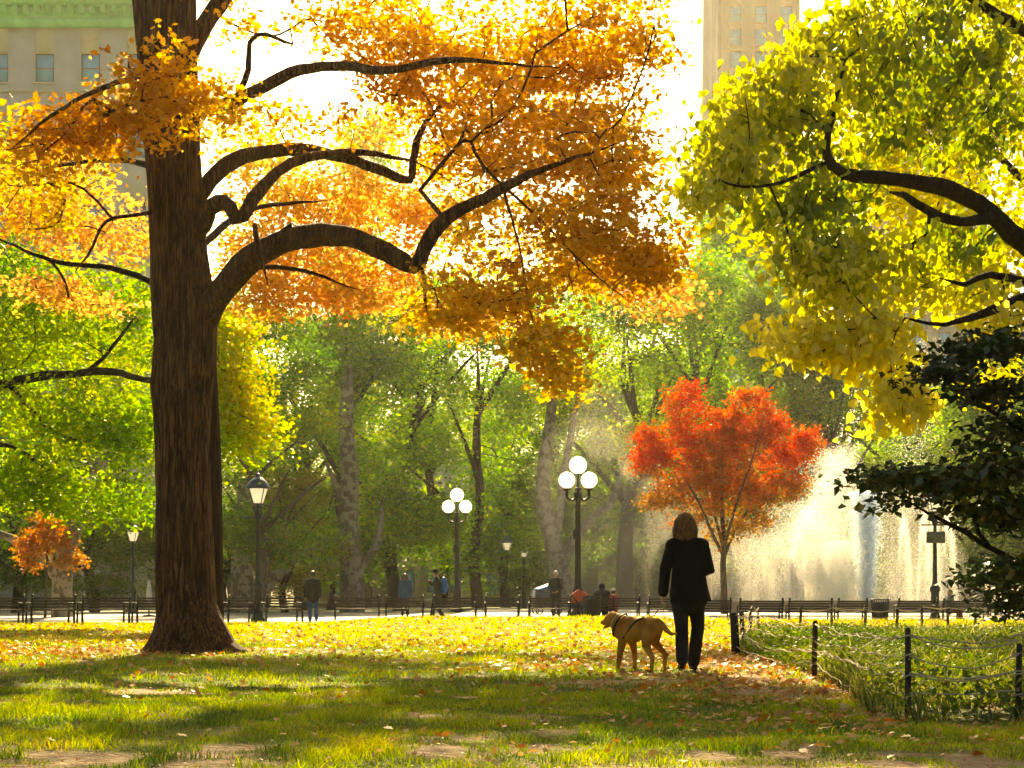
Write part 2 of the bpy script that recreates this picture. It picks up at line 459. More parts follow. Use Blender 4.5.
# path and plaza: stone-grey paving sheets a few mm above the soil
def sheet(name, x0, x1, y0, y1, mat, dz=.006, sx=.8, sy=.5, edge=0):
    X_ = np.arange(x0, x1+sx, sx); Y_ = np.arange(y0, y1+sy, sy)
    g1, g2 = np.meshgrid(X_, Y_); A_ = g1.ravel(); B_ = g2.ravel()
    i, j = np.meshgrid(np.arange(len(X_)-1), np.arange(len(Y_)-1)); a = (j*len(X_)+i).ravel()
    return mk(name, np.c_[A_, B_, gz(A_, B_)+dz], np.c_[a, a+1, a+len(X_)+1, a+len(X_)].ravel(), np.full(len(a), 4), mat, None, True)
M['asphalt'] = simple('hex_paving', (.16, .15, .14), .75, 0, .25, 1.5, .3, 14)
M['plaza'] = simple('plaza_paving', (.34, .3, .25), .7, 0, .2, .8, .3, 9)
tag(sheet('path', -60, 60, 50.6, 57, M['asphalt']), kind='structure')
tag(sheet('plaza', -60, 60, 57.01, 112, M['plaza'], .006, 2, 1), kind='structure')

# ------------------------------------------------------------------ bed region on the right
def in_bed(x, y):
    edge = np.interp(y, [8.5, 9.6, 12, 14.5, 19.2, 38], [2.25, 2.3, 2.68, 2.95, 2.9, 6.2])
    return (x > edge) & (y > 8.8+.1*np.sin(x*5)+np.maximum(0, x-2.4)*.12) & (y < 38)
# ------------------------------------------------------------------ grass
def blades(n, y0, y1, h, w, wedge=1.0, seed=0, region=None, hn=1.0, lean=.75, seg=1, pal=None, dirt=True, den=None):
    rng = np.random.default_rng(seed)
    y = np.sqrt(rng.uniform(y0*y0, y1*y1, n)); x = rng.uniform(-1, 1, n)*(y*.42+1.6)*wedge
    if region is not None:
        k = region(x, y); x, y = x[k], y[k]
    if dirt:
        k = rng.uniform(0, 1, len(x)) > dirt_mask(x, y)*1.02*(noise(np.c_[x, y], 5.5, 61) < .56); x, y = x[k], y[k]
    p = np.c_[x, y]
    cl = fbm(p, 1.6, 21, 3); cl2 = noise(p, 7, 4)
    if den is not None:
        k = rng.uniform(0, 1, len(x)) < den(cl, cl2); x, y, p, cl, cl2 = x[k], y[k], p[k], cl[k], cl2[k]
    n = len(x)
    tf_ = noise(p, 4.3, 90); H = h*(.3+1.0*cl*(.4+.9*cl2)+1.1*sstep(.55, .85, tf_))*rng.uniform(.45, 1.35, n)*hn
    W = w*rng.uniform(.7, 1.3, n)
    z = gz(x, y)+np.where(y < 40, (fbm(p, 2.2, 9, 3)-.5)*.05*(1-sstep(25, 35, y)), 0)
    a = rng.uniform(0, 2*PI, n); dx, dy = np.cos(a), np.sin(a)
    la = rng.uniform(0, 2*PI, n); lm = H*lean*rng.uniform(.2, 1.6, n)
    lx, ly = np.cos(la)*lm, np.sin(la)*lm
    B = np.c_[x, y, z-.005]; D = np.c_[dx, dy, 0*dx]*W[:, None]/2; Lv = np.c_[lx, ly, 0*lx]
    if seg == 1:
        v = np.stack([B-D, B+D, B+Lv+np.c_[0*H, 0*H, H]], 1).reshape(-1, 3)
        f = np.arange(n*3); s = np.full(n, 3); k = 3
    else:
        mid = B+Lv*.3+np.c_[0*H, 0*H, H*.6]
        v = np.stack([B-D, B+D, mid+D*.8, B+Lv*1.2+np.c_[0*H, 0*H, H], mid-D*.8], 1).reshape(-1, 3)
        f = (np.arange(n)[:, None]*5+np.array([0, 1, 2, 4, 4, 2, 3])[None]).ravel(); s = np.tile([4, 3], n); k = 5
    t = cl*.9+.45*(noise(p, 2.7, 33)-.5)+rng.normal(0, .2, n)
    c = palette(t, pal)*(1+rng.uniform(-.2, .2, n))[:, None]
    return v, f, s, np.repeat(np.clip(c, 0, 1), k, 0)
GP = [(.035, .08, .004), (.10, .19, .006), (.25, .34, .008), (.42, .45, .012), (.42, .32, .06)]
GPF = [(.24, .31, .005), (.36, .40, .006), (.48, .46, .008), (.56, .48, .012), (.5, .38, .03)]
notbed = lambda x, y: ~in_bed(x, y)
def join(parts):
    V = []; Fc = []; S = []; C = []; o = 0
    for v, f, s, c in parts:
        V.append(v); Fc.append(f+o); S.append(s); C.append(c); o += len(v)
    return np.concatenate(V), np.concatenate(Fc), np.concatenate(S), np.concatenate(C)
g = join([blades(260000, 4.5, 12, .036, .005, 1, 1, notbed, seg=2, pal=GP),
          blades(170000, 12, 26, .045, .011, 1, 2, notbed, pal=GP[:4]+[(.42, .36, .04)]),
          blades(120000, 24, 50.3, .05, .03, 1, 3, notbed, pal=GPF, dirt=False)])
tag(mk('lawn_grass', g[0], g[1], g[2], M['grass'], g[3]), kind='stuff')
# planted bed: long tufts and low leafy ground cover
BP = [(.012, .03, .005), (.025, .055, .008), (.07, .11, .014), (.22, .22, .04), (.42, .34, .17)]
tuft = lambda cl, cl2: np.clip((cl2-.5)*3, .03, 1)*np.clip((cl-.3)*4, .15, 1)
g = join([blades(380000, 8.5, 20, .17, .011, 1.3, 12, in_bed, seg=2, pal=BP, dirt=False, lean=.7, den=tuft),
          blades(90000, 20, 38, .18, .02, 1.3, 13, in_bed, pal=BP, dirt=False, lean=.7, den=tuft)])
tag(mk('bed_grass', g[0], g[1], g[2], M['grass'], g[3]), kind='stuff')
rng = np.random.default_rng(8)
n = 210000
y = np.sqrt(rng.uniform(72, 32*32, n)); x = rng.uniform(1.5, 14, n); k = in_bed(x-.03, y); x, y = x[k], y[k]
cl = fbm(np.c_[x, y], 1.1, 44, 3); fe = np.exp(-(x-np.interp(y, [9.0, 9.6, 12, 14.5, 19.2, 38], [2.4, 2.5, 2.75, 2.95, 2.9, 6.2]))/.7)+np.exp(-(y-8.8-np.maximum(0, x-2.4)*.12)/.8); cl = cl+.16*np.clip(fe, 0, 1); k = rng.uniform(0, 1, len(x)) < sstep(.42, .6, cl)+.15; x, y, cl = x[k], y[k], cl[k]
hgt = .05+.4*np.clip(cl-.3, 0, 1)*1.3
pos = np.c_[x, y, gz(x, y)+rng.uniform(.1, 1, len(x))*hgt]
vv, f_, s_, k_ = leaves_geo(pos, .05*rng.uniform(.7, 1.3, len(x)), T_oval(.38), .6, .1, rng)
cc = leaf_cols(pos, [(.02, .045, .008), (.04, .08, .012), (.1, .14, .02), (.22, .2, .05)], rng, .5, .8, 2)
tag(mk('ground_cover', vv, f_, s_, M['leaf_g'], np.repeat(cc, k_, 0)), kind='stuff')
# fallen leaves
rng = np.random.default_rng(5)
n = 120000
y = np.sqrt(rng.uniform(25, 47*47, n)); x = rng.uniform(-1, 1, n)*(y*.42+1.5)
p = np.c_[x, y]
edge = np.interp(y, [6, 9.0, 12, 14.5, 19.2, 38], [3.5, 2.6, 2.85, 3.0, 2.95, 6.2])
drift = 1.5*np.exp(-np.abs(x-edge+.35)/.75)*sstep(6.2, 8.5, y)*(1-sstep(20, 26, y))
drift2 = np.exp(-((y-17-.3*(x-2))/2.0)**2)*sstep(-1.5, 1.5, x)*.9
left = np.exp(-((y-20.5)/2.6)**2)*(1-sstep(-6.3, -4.4, x))*.9+np.exp(-((y-23)/4)**2)*.18
fbm_ = fbm(p, 1.3, 71, 3)
far = sstep(19, 24, y)*(1-sstep(30, 40, y))*.09+.015*sstep(35, 40, y)
den = drift*1.0+drift2*sstep(.35, .6, fbm_)+left*sstep(.3, .55, fbm_)+far*sstep(.3, .55, fbm_)+.03+.06*sstep(.5, .7, fbm_)
den = np.where(in_bed(x-.1, y), .06, den)
den = den*(1+.6*(1-sstep(9, 14, y)))
k = rng.uniform(0, 1, n) < den*1.1; x, y = x[k], y[k]
xf = rng.uniform(-4, 5.5, 26000); yf = rng.uniform(5.6, 13, 26000); kf = rng.uniform(0, 1, 26000) < .12+.5*dirt_mask(xf, yf)
x = np.r_[x, xf[kf]]; y = np.r_[y, yf[kf]]; frag = np.r_[np.zeros(k.sum(), bool), np.ones(kf.sum(), bool)]; n = len(x)
pos = np.c_[x, y, gz(x, y)+np.where(frag, .008, .015)+rng.uniform(0, .035, n)*np.where(frag, .2, 1)+(fbm(np.c_[x, y], 2.2, 9, 3)-.5)*.05*(1-sstep(25, 35, y))]
vv, f_, s_, k_ = leaves_geo(pos, .085*rng.uniform(.45, 1.3, n)*(.62+.38*sstep(8, 15, y)+.012*np.clip(y-15, 0, 30))*np.where(frag, .3, 1), T_maple(), .38, 0, rng)
cc = palette(rng.beta(1.6, 1.6, n), [(.16, .06, .02), (.38, .13, .03), (.52, .2, .05), (.55, .32, .1), (.6, .45, .22)])
tag(mk('fallen_leaves', vv, f_, s_, M['litter'], np.repeat(cc, k_, 0)), kind='stuff')

# ================================================================== BIG MAPLE
def V3(px, py, d): return tuple(P(px, py, d))
TD = 22.0
def big_trunk(root):
    prof = [(656, 146, 242), (650, 146, 241), (642, 151, 232), (630, 155, 227), (615, 157, 220), (590, 156.5, 211), (560, 156.5, 206), (500, 157.5, 206), (440, 156, 208), (410, 154.5, 210), (385, 151.5, 212),
            (370, 153, 215), (340, 155.5, 215), (310, 153.5, 216), (290, 152, 212), (250, 151, 206), (200, 149.5, 202), (150, 146, 199), (100, 142, 197.5), (50, 138, 195), (0, 134, 194.5), (-60, 130, 190), (-160, 128, 180), (-300, 130, 165)]
    zs = np.array([CZ+(HY-p[0])/F*TD for p in prof]); cx = np.array([X((p[1]+p[2])/2, TD) for p in prof]); rr = np.array([(p[2]-p[1])/2/F*TD for p in prof])
    zz = np.linspace(-.12, zs[-1], 620); n = 150
    cxx = np.interp(zz, zs, cx); r = np.interp(zz, zs, rr)
    th = np.arange(n)*2*PI/n
    TH, ZZ = np.meshgrid(th, zz)
    circ = np.c_[np.cos(TH.ravel())*2.2, np.sin(TH.ravel())*2.2, ZZ.ravel()*.32]
    rid = 1-np.abs(noise(circ*np.array([3.3, 3.3, 1.6])+2.2*noise(circ, 1.0, 8)[:, None]*.5, 1.0, 3)-.5)*2
    rid2 = 1-np.abs(noise(circ*np.array([7, 7, 4.4]), 1, 13)-.5)*2
    lob = np.clip((.55-ZZ.ravel())/.6, 0, 1)**1.6
    root_l = (np.cos(TH.ravel()*5+.7)*.5+.5)**1.5+.4*np.cos(TH.ravel()*3)
    R = r[:, None].repeat(n, 1).ravel()*(1+.075*(rid-.6)+.05*(rid2-.5)+lob*.16*(root_l-.45)+.03*(fbm(circ, .6, 2, 2)-.5))
    v = np.c_[cxx[:, None].repeat(n, 1).ravel()+R*np.cos(TH.ravel()), TD+R*np.sin(TH.ravel()), ZZ.ravel()]
    i, j = np.meshgrid(np.arange(n), np.arange(len(zz)-1)); a = (j*n+i).ravel(); b = (j*n+(i+1) % n).ravel()
    f = np.c_[a, b, b+n, a+n].ravel()
    return v-root, f, np.full(len(a), 4)
root = np.array([X(192, TD), TD, 0.0])
limbs = [([V3(192, 650, TD), V3(187, 500, TD), V3(185, 400, TD), V3(182, 300, TD), V3(176, 200, TD), V3(170, 100, TD), V3(164, 0, TD), V3(158, -100, TD), V3(150, -250, TD), V3(150, -420, TD), V3(165, -560, TD)], .40, .06),
         ([V3(196, 335, TD), V3(212, 305, TD-.2), V3(235, 275, TD-.4), V3(262, 252, TD-.6), V3(300, 237, TD-.8), V3(345, 236, TD-1), V3(385, 252, TD-1.2), V3(414, 266, TD-1.4), V3(424, 248, TD-1.4), V3(445, 220, TD-1.5), V3(485, 198, TD-1.6), V3(540, 170, TD-2), V3(600, 150, TD-2.3)], .22, .04),
         ([V3(190, 215, TD), V3(205, 188, TD+.2), V3(225, 166, TD+.4), V3(255, 153, TD+.6), V3(300, 150, TD+.8), V3(345, 158, TD+1), V3(385, 172, TD+1.2), V3(410, 180, TD+1.3), V3(413, 160, TD+1.3), V3(426, 122, TD+1.4), V3(470, 80, TD+1.5)], .135, .035),
         ([V3(190, 240, TD), V3(205, 224, TD-.3), V3(209, 208, TD-.45), V3(219, 201, TD-.5), V3(230, 207, TD-.6), V3(236, 219, TD-.6), V3(243, 216, TD-.55), V3(253, 200, TD-.45), V3(272, 177, TD-.2), V3(300, 160, TD+.3), V3(350, 152, TD+.7), V3(400, 158, TD+1), V3(420, 164, TD+1.2)], .13, .04),
         ([V3(180, 115, TD), V3(225, 105, TD-.6), V3(262, 88, TD-1), V3(300, 70, TD-1.3), V3(345, 66, TD-1.6), V3(390, 71, TD-1.9), V3(450, 60, TD-2.3), V3(560, 68, TD-2.8)], .11, .02),
         ([V3(236, 100, TD-.8), V3(248, 70, TD-.9), V3(250, 42, TD-1), V3(265, 34, TD-1), V3(292, 44, TD-1.2), V3(288, 20, TD-1.2)], .05, .015),
         ([V3(180, 70, TD), V3(205, 25, TD+.3), V3(235, -20, TD+.8), V3(290, -100, TD+1.5), V3(380, -190, TD+2.5), V3(480, -260, TD+3)], .15, .05),
         ([V3(165, -60, TD), V3(120, -130, TD-.8), V3(50, -190, TD-2), V3(-50, -230, TD-3)], .12, .04),
         ([V3(160, -150, TD), V3(200, -220, TD-1.5), V3(260, -290, TD-3.5)], .12, .04),
         ([V3(165, 60, TD), V3(140, 75, TD-1), V3(110, 85, TD-2), V3(60, 110, TD-3), V3(10, 150, TD-3.5)], .05, .02),
         ([V3(165, 210, TD), V3(130, 216, TD-.6), V3(105, 222, TD-1), V3(92, 248, TD-1.2), V3(75, 272, TD-1.3)], .035, .015),
         ([V3(290, 225, TD-.8), V3(262, 250, TD-1), V3(255, 225, TD-1.2), V3(268, 285, TD-1.2)], .05, .02),
         ([V3(420, 190, TD-.5), V3(465, 140, TD-1), V3(482, 165, TD-1.2), V3(540, 220, TD-1.8), V3(590, 270, TD-2.2), V3(640, 310, TD-2.5)], .03, .008),
         ([V3(505, 195, TD-1.7), V3(520, 250, TD-2), V3(530, 310, TD-2.2), V3(545, 350, TD-2.3)], .02, .008)]
def cl(px, py, d, rx, ry, rd, n): return (V3(px, py, d), (rx/F*d, rd, ry/F*d), n)
clumps = [cl(75, 128, 21, 62, 24, 1.2, 44), cl(165, 85, 19.5, 50, 48, .8, 60), cl(110, 135, 20.5, 65, 36, 1, 46), cl(45, 150, 20, 60, 38, 1.2, 50), cl(215, 110, 20, 40, 32, .8, 26),
          cl(30, 195, 22, 50, 40, 1.5, 50), cl(240, 20, 22, 40, 20, 2, 10), cl(330, 5, 22, 60, 20, 2, 30), cl(400, 50, 22, 60, 40, 2, 80),
          cl(480, 75, 22.6, 110, 75, 2.2, 200), cl(590, 55, 22.4, 75, 70, 2.2, 150), cl(545, 165, 22.2, 105, 55, 2.0, 180), cl(620, 165, 21, 50, 50, 1.6, 60),
          cl(600, 240, 20.5, 80, 45, 2.2, 150), cl(480, 240, 22.6, 50, 32, 1.6, 45), cl(490, 300, 20.5, 75, 35, 1.6, 110), cl(545, 350, 20, 42, 35, 1, 55), cl(655, 270, 20.5, 38, 32, 1.4, 40),
          cl(430, 320, 20.8, 40, 14, 1, 26), cl(562, 378, 20, 22, 22, .7, 26), cl(650, 30, 21, 30, 40, 1.5, 25), cl(500, 120, 25, 120, 65, 1.6, 110), cl(605, 130, 25, 70, 80, 1.5, 80), cl(410, 20, 25, 70, 30, 1.5, 50), cl(560, 40, 25, 100, 45, 1.5, 70), cl(440, 140, 24.5, 50, 40, 1.3, 36), cl(265, 118, 23, 45, 18, 1, 16), cl(350, 30, 23, 50, 26, 1, 20), cl(600, 270, 22.5, 60, 30, 1.4, 50), cl(330, 120, 22, 40, 18, 1, 10),
          cl(300, -130, 22, 300, 80, 3, 90), cl(550, -120, 21, 180, 90, 3, 70), cl(40, -120, 21.5, 170, 90, 3.5, 60), cl(180, -330, 22, 260, 150, 4.5, 110), cl(250, -250, 17.5, 180, 100, 2, 50)]
AP = [(.46, .19, .035), (.54, .27, .045), (.62, .36, .06), (.68, .46, .085), (.60, .46, .08), (.24, .26, .04)]
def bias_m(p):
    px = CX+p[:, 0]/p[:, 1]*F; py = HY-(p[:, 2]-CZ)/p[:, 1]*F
    b = -.18*(1-sstep(140, 260, px))*(1-sstep(120, 180, py)) + .12*sstep(230, 320, py)*(1-sstep(540, 640, px)) - .1*sstep(560, 640, px)  # first term puts shade at upper left into the leaf colour
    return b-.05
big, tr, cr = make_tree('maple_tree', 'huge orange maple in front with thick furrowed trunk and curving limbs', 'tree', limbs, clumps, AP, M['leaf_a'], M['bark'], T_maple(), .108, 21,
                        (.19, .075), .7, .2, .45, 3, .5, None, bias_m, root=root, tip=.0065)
tv, tf, ts = big_trunk(root)
# limbs and twigs stay one mesh with the bole: join the displaced bole to the branch mesh
me = tr.data
nv = len(me.vertices); co = np.zeros(nv*3, np.float32); me.vertices.foreach_get('co', co)
nl = len(me.loops); li = np.zeros(nl, np.int32); me.loops.foreach_get('vertex_index', li)
bpy.data.objects.remove(tr)
tr = mk('trunk', np.concatenate([co.reshape(-1, 3), tv]), np.concatenate([li, tf+nv]), np.concatenate([np.full(nl//4, 4), ts]), M['bark'], None, True, big)

# second tree right behind the first
D2 = 23.6
limbs = [([V3(209, 642, D2), V3(209, 560, D2), V3(208, 450, D2), V3(203, 350, D2), V3(194, 250, D2), V3(185, 120, D2+.5), V3(180, 0, D2+1), V3(190, -120, D2+1.5)], .235, .1),
         ([V3(204, 340, D2), V3(180, 300, D2+1), V3(120, 270, D2+2), V3(50, 260, D2+2.5), V3(-20, 230, D2+3)], .08, .02),
         ([V3(200, 300, D2), V3(240, 270, D2+1), V3(300, 270, D2+2), V3(360, 290, D2+2.5)], .07, .02),
         ([V3(196, 250, D2), V3(250, 210, D2+1.5), V3(330, 200, D2+3)], .07, .02),
         ([V3(190, 180, D2), V3(120, 160, D2+1.5), V3(30, 170, D2+3)], .07, .02)]
clumps = [cl(110, 230, 28.5, 75, 45, 2, 90), cl(30, 215, 29, 60, 50, 2, 80), cl(50, 290, 29, 55, 22, 1.5, 36), cl(95, 305, 28, 50, 14, 1, 20), cl(265, 190, 28.5, 50, 40, 1.8, 60), cl(300, 240, 29, 75, 45, 2, 110), cl(350, 200, 29.5, 55, 40, 2, 60),
          cl(290, 300, 28.5, 50, 25, 1.3, 40), cl(345, 300, 28.5, 40, 20, 1.3, 25), cl(410, 240, 29.5, 45, 50, 1.5, 50), cl(180, 100, 29, 90, 40, 2, 40), cl(560, 250, 30, 80, 45, 2, 70), cl(250, 260, 28.5, 45, 35, 1.5, 50), cl(380, 290, 29.5, 40, 25, 1.3, 36), cl(440, 200, 29.5, 60, 35, 1.5, 50), cl(300, 185, 29, 80, 28, 1.5, 60), cl(330, 270, 29, 60, 30, 1.5, 50), cl(400, 215, 29.5, 50, 30, 1.3, 40), cl(250, 140, 29, 40, 20, 1.3, 20), cl(380, 130, 30, 45, 18, 1.3, 22), cl(60, 165, 29, 60, 22, 1.5, 36), cl(620, 285, 30, 50, 24, 1.5, 36), cl(470, 320, 29, 50, 25, 1.5, 36), cl(255, 310, 28, 30, 18, 1, 22), cl(660, 300, 30, 45, 22, 1.5, 30), cl(190, -80, 28, 200, 60, 3, 70)]
make_tree('maple_tree', 'slimmer dark trunk standing right behind the huge maple, carrying pale salmon and gold leaves', 'tree', limbs, clumps,
          [(.66, .28, .11), (.68, .36, .12), (.70, .45, .12), (.66, .52, .12), (.5, .48, .08)], M['leaf_a'], M['bark_dark'], T_maple(), .115, 24, (.26, .09), .75, .15, .5, 5, .4, root=(X(209, D2), D2, 0))

# ================================================================== YELLOW-GREEN BROAD-LEAVED TREE (right)
YD = 14.2
limbs = [([V3(1290, 680, 15), V3(1280, 560, 15), V3(1265, 430, 15), V3(1240, 330, 15), V3(1225, 200, 15), V3(1210, 50, 15), V3(1190, -120, 15.3)], .26, .12),
         ([V3(1262, 420, 15), V3(1180, 350, 14.8), V3(1100, 295, 14.6), V3(1024, 244, 14.4), V3(990, 212, 14.3), V3(950, 190, 14.2), V3(900, 180, 14.1), V3(845, 173, 14), V3(826, 155, 14), V3(832, 118, 14), V3(845, 60, 14.1)], .16, .03),
         ([V3(995, 217, 14.3), V3(960, 222, 14), V3(930, 212, 13.9), V3(905, 196, 13.8), V3(890, 192, 13.7)], .06, .03),
         ([V3(1262, 400, 15), V3(1160, 310, 14), V3(1060, 288, 13.6), V3(1024, 298, 13.4), V3(980, 315, 13.3), V3(945, 324, 13.2), V3(915, 320, 13.1), V3(905, 318, 13.1)], .1, .025),
         ([V3(1024, 282, 13.8), V3(990, 275, 13.7), V3(965, 284, 13.6), V3(940, 278, 13.6)], .045, .015),
         ([V3(830, 160, 14), V3(800, 175, 13.8), V3(770, 185, 13.6), V3(730, 185, 13.5), V3(712, 172, 13.4)], .025, .01),
         ([V3(1225, 190, 15), V3(1130, 90, 15), V3(1024, 30, 14.8), V3(940, -20, 14.6)], .12, .04),
         ([V3(1200, 0, 15), V3(1100, -80, 14), V3(950, -140, 13.5), V3(820, -150, 13.5)], .1, .04)]
clumps = [cl(785, 105, 14.2, 58, 45, 1.0, 90), cl(722, 155, 13.8, 38, 34, .8, 45), cl(738, 112, 13.9, 32, 24, .8, 30), cl(850, 50, 14.8, 80, 50, 1.2, 100), cl(940, 60, 15.2, 75, 55, 1.2, 90), cl(800, 200, 14.6, 75, 42, .9, 85),
          cl(900, 130, 15.4, 70, 35, 1.0, 45), cl(985, 130, 15.8, 45, 50, 1.0, 36), cl(830, 275, 13.8, 60, 38, .9, 90), cl(800, 340, 13.6, 45, 26, .5, 40), cl(870, 345, 13.6, 60, 36, .5, 64),
          cl(900, 408, 13.2, 26, 26, .5, 30), cl(900, 275, 14.4, 60, 40, .8, 50), cl(960, 250, 15.2, 50, 35, .8, 30), cl(1005, 330, 13.8, 30, 28, .8, 22), cl(975, 300, 14.6, 45, 22, .7, 20),
          cl(700, 200, 13.6, 25, 20, .6, 14), 
          cl(860, -80, 14, 220, 60, 1.5, 60), cl(1130, 80, 14.8, 90, 160, 2.5, 120), cl(1130, -120, 14.5, 150, 80, 2.5, 50), cl(1130, 300, 14.6, 60, 60, 1.5, 40)]
YP = [(.10, .15, .02), (.20, .25, .03), (.34, .36, .04), (.50, .48, .06), (.66, .60, .09), (.70, .62, .12)]
def bias_y(p):
    py = HY-(p[:, 2]-CZ)/p[:, 1]*F
    return .3*sstep(230, 330, py)-.1
make_tree('broadleaf_tree', 'yellow-green tree reaching in from the right with big drooping heart-shaped leaves', 'tree', limbs, clumps, YP, M['leaf_b'], M['bark_dark'], T_heart(), .086, 14,
          (.13, .085), .8, .75, .35, 9, .7, None, bias_y, tip=.004, root=(X(1290, 15), 15, 0), ndir=(0, -.5, .4))

# ================================================================== DARK TREE (right edge)
limbs = [([V3(1230, 730, 12.6), V3(1215, 640, 12.6), V3(1200, 520, 12.5), V3(1180, 380, 12.5), V3(1150, 250, 12.5)], .13, .05),
         ([V3(1208, 620, 12.6), V3(1120, 600, 12.3), V3(1060, 585, 12.1), V3(1024, 566, 12), V3(990, 548, 12), V3(965, 532, 11.9), V3(940, 520, 11.9), V3(905, 500, 11.8), V3(875, 484, 11.8)], .05, .01),
         ([V3(985, 545, 12), V3(975, 520, 12), V3(988, 500, 12), V3(985, 470, 12), V3(1000, 430, 12)], .02, .01),
         ([V3(1200, 520, 12.5), V3(1110, 480, 12.2), V3(1040, 440, 12), V3(990, 410, 12), V3(950, 380, 11.9), V3(915, 368, 11.8)], .04, .01),
         ([V3(1185, 420, 12.5), V3(1100, 370, 12.3), V3(1024, 345, 12.2), V3(970, 330, 12)], .035, .01)]
clumps = [cl(900, 478, 11.8, 45, 9, .35, 40), cl(955, 482, 11.9, 50, 14, .5, 60), cl(1005, 470, 12, 30, 30, .6, 55), cl(945, 375, 11.9, 30, 7, .3, 22), cl(990, 395, 12, 40, 12, .5, 40), cl(975, 352, 12, 40, 10, .4, 30), cl(1010, 345, 12.2, 26, 14, .5, 30),
          cl(1010, 430, 12.1, 24, 20, .5, 34), cl(985, 507, 11.9, 26, 10, .4, 24), cl(1008, 520, 12, 26, 26, .5, 44), cl(1000, 580, 12, 26, 24, .4, 46), cl(1010, 610, 12, 18, 14, .4, 22), cl(895, 503, 11.8, 22, 8, .3, 8),
          cl(1110, 480, 12.3, 75, 150, 1.2, 260)]
make_tree('dark_leaved_tree', 'dark green low tree at the right edge with layered shady boughs over the flower bed', 'tree', limbs, clumps,
          [(.012, .028, .008), (.02, .045, .01), (.035, .07, .012), (.12, .12, .015), (.3, .12, .02)], M['leaf_d'], M['bark_dark'], T_oval(.36), .08, 13, (.16, .04), .55, .3, .3, 21, 1.2, tip=.003, root=(X(1230, 12.6), 12.6, 0), shell=.6, bias=lambda p: -.2+0*p[:, 0])

# ================================================================== MID TREES
def poly_limbs(base, h, spread, r, rng, n=6, lean=(0, 0), fork=.35):
    b = np.array([base[0], base[1], base[2] if len(base) > 2 else 0.0])
    tr = [b+np.array([lean[0]*t+rng.normal(0, .02*h)*(t > 0), lean[1]*t+rng.normal(0, .02*h)*(t > 0), h*.85*t]) for t in (0, .2, .4, .6, .8, 1)]
    tr[0] = b
    out = [(tr, r, r*.25)]
    for k in range(n):
        t = rng.uniform(fork, .8); a = 2*PI*k/n+rng.uniform(-.4, .4)
        i = int(t*5); u = t*5-i; s = tr[i]*(1-u)+tr[min(i+1, 5)]*u
        e = spread*rng.uniform(.6, .95)*(1.15-t*.5); up = h*rng.uniform(.15, .32)
        out.append(([s, s+np.array([math.cos(a)*e*.4, math.sin(a)*e*.4, up*.45]), s+np.array([math.cos(a)*e*.75, math.sin(a)*e*.75, up*.8]), s+np.array([math.cos(a)*e, math.sin(a)*e, up])], r*.42, r*.12))
    return out
def poly_clumps(base, h, spread, rng, n=16, lo=.3, tw=22):
    out = []
    for k in range(n):
        t = rng.uniform(0, 1); z = h*(lo+(1-lo)*t)
        prof = math.sin(PI*min(1, .15+t*.85))**.6
        a = rng.uniform(0, 2*PI); rr = spread*prof*rng.uniform(.25, .85)
        s = spread*rng.uniform(.28, .42)
        out.append(((base[0]+rr*math.cos(a), base[1]+rr*math.sin(a), z), (s, s, s*rng.uniform(.5, .8)), tw))
    return out
# bright backlit green tree on the left
rng = np.random.default_rng(40)
b = (X(-60, 42), 42, 0)
limbs = [([V3(-60, 627, 42), V3(-50, 540, 42), V3(-45, 450, 42), V3(-35, 350, 42), V3(-20, 250, 42.5), V3(0, 150, 43)], .32, .1),
         ([V3(-45, 440, 42), V3(-10, 392, 41.5), V3(30, 378, 41), V3(80, 373, 40.6), V3(115, 372, 40.3), V3(150, 380, 40), V3(190, 372, 40), V3(240, 370, 40.3)], .17, .05),
         ([V3(85, 373, 40.6), V3(103, 358, 40.5), V3(118, 340, 40.5), V3(140, 310, 40.7)], .07, .03),
         ([V3(10, 385, 41.2), V3(40, 420, 41), V3(60, 435, 41), V3(110, 445, 41)], .09, .03),
         ([V3(-48, 480, 42), V3(0, 445, 41.5), V3(50, 470, 41), V3(100, 500, 41)], .09, .03)]
clumps = [cl(40, 300, 41.5, 60, 40, 2, 60), cl(120, 300, 41.5, 50, 35, 2, 50), cl(215, 370, 40.5, 50, 40, 1.8, 90), cl(240, 430, 40.5, 35, 35, 1.5, 70), cl(70, 420, 41, 60, 35, 1.8, 70), cl(130, 430, 41, 50, 40, 1.8, 70),
          cl(30, 480, 41, 50, 30, 1.8, 60), cl(100, 500, 41, 60, 30, 1.6, 50), cl(0, 380, 42, 60, 60, 2.4, 70), cl(20, 250, 42, 50, 30, 2, 30), cl(-80, 300, 42, 80, 120, 3.5, 120), cl(60, 350, 42, 70, 30, 2, 40), cl(160, 350, 42, 50, 30, 2, 30), cl(-40, 180, 42, 120, 60, 3, 60), cl(225, 330, 41, 35, 25, 1.5, 40)]
make_tree('green_tree', 'bright lime-green tree left, its backlit crown spreading behind the huge maple trunk', 'tree', limbs, clumps,
          [(.12, .26, .02), (.2, .36, .03), (.32, .42, .03), (.42, .42, .035), (.55, .4, .04)], M['leaf_g'], M['bark_dark'], T_oval(.36), .15, 42, (.42, .25), .8, .1, .6, 41, .3, root=b, tip=.008)
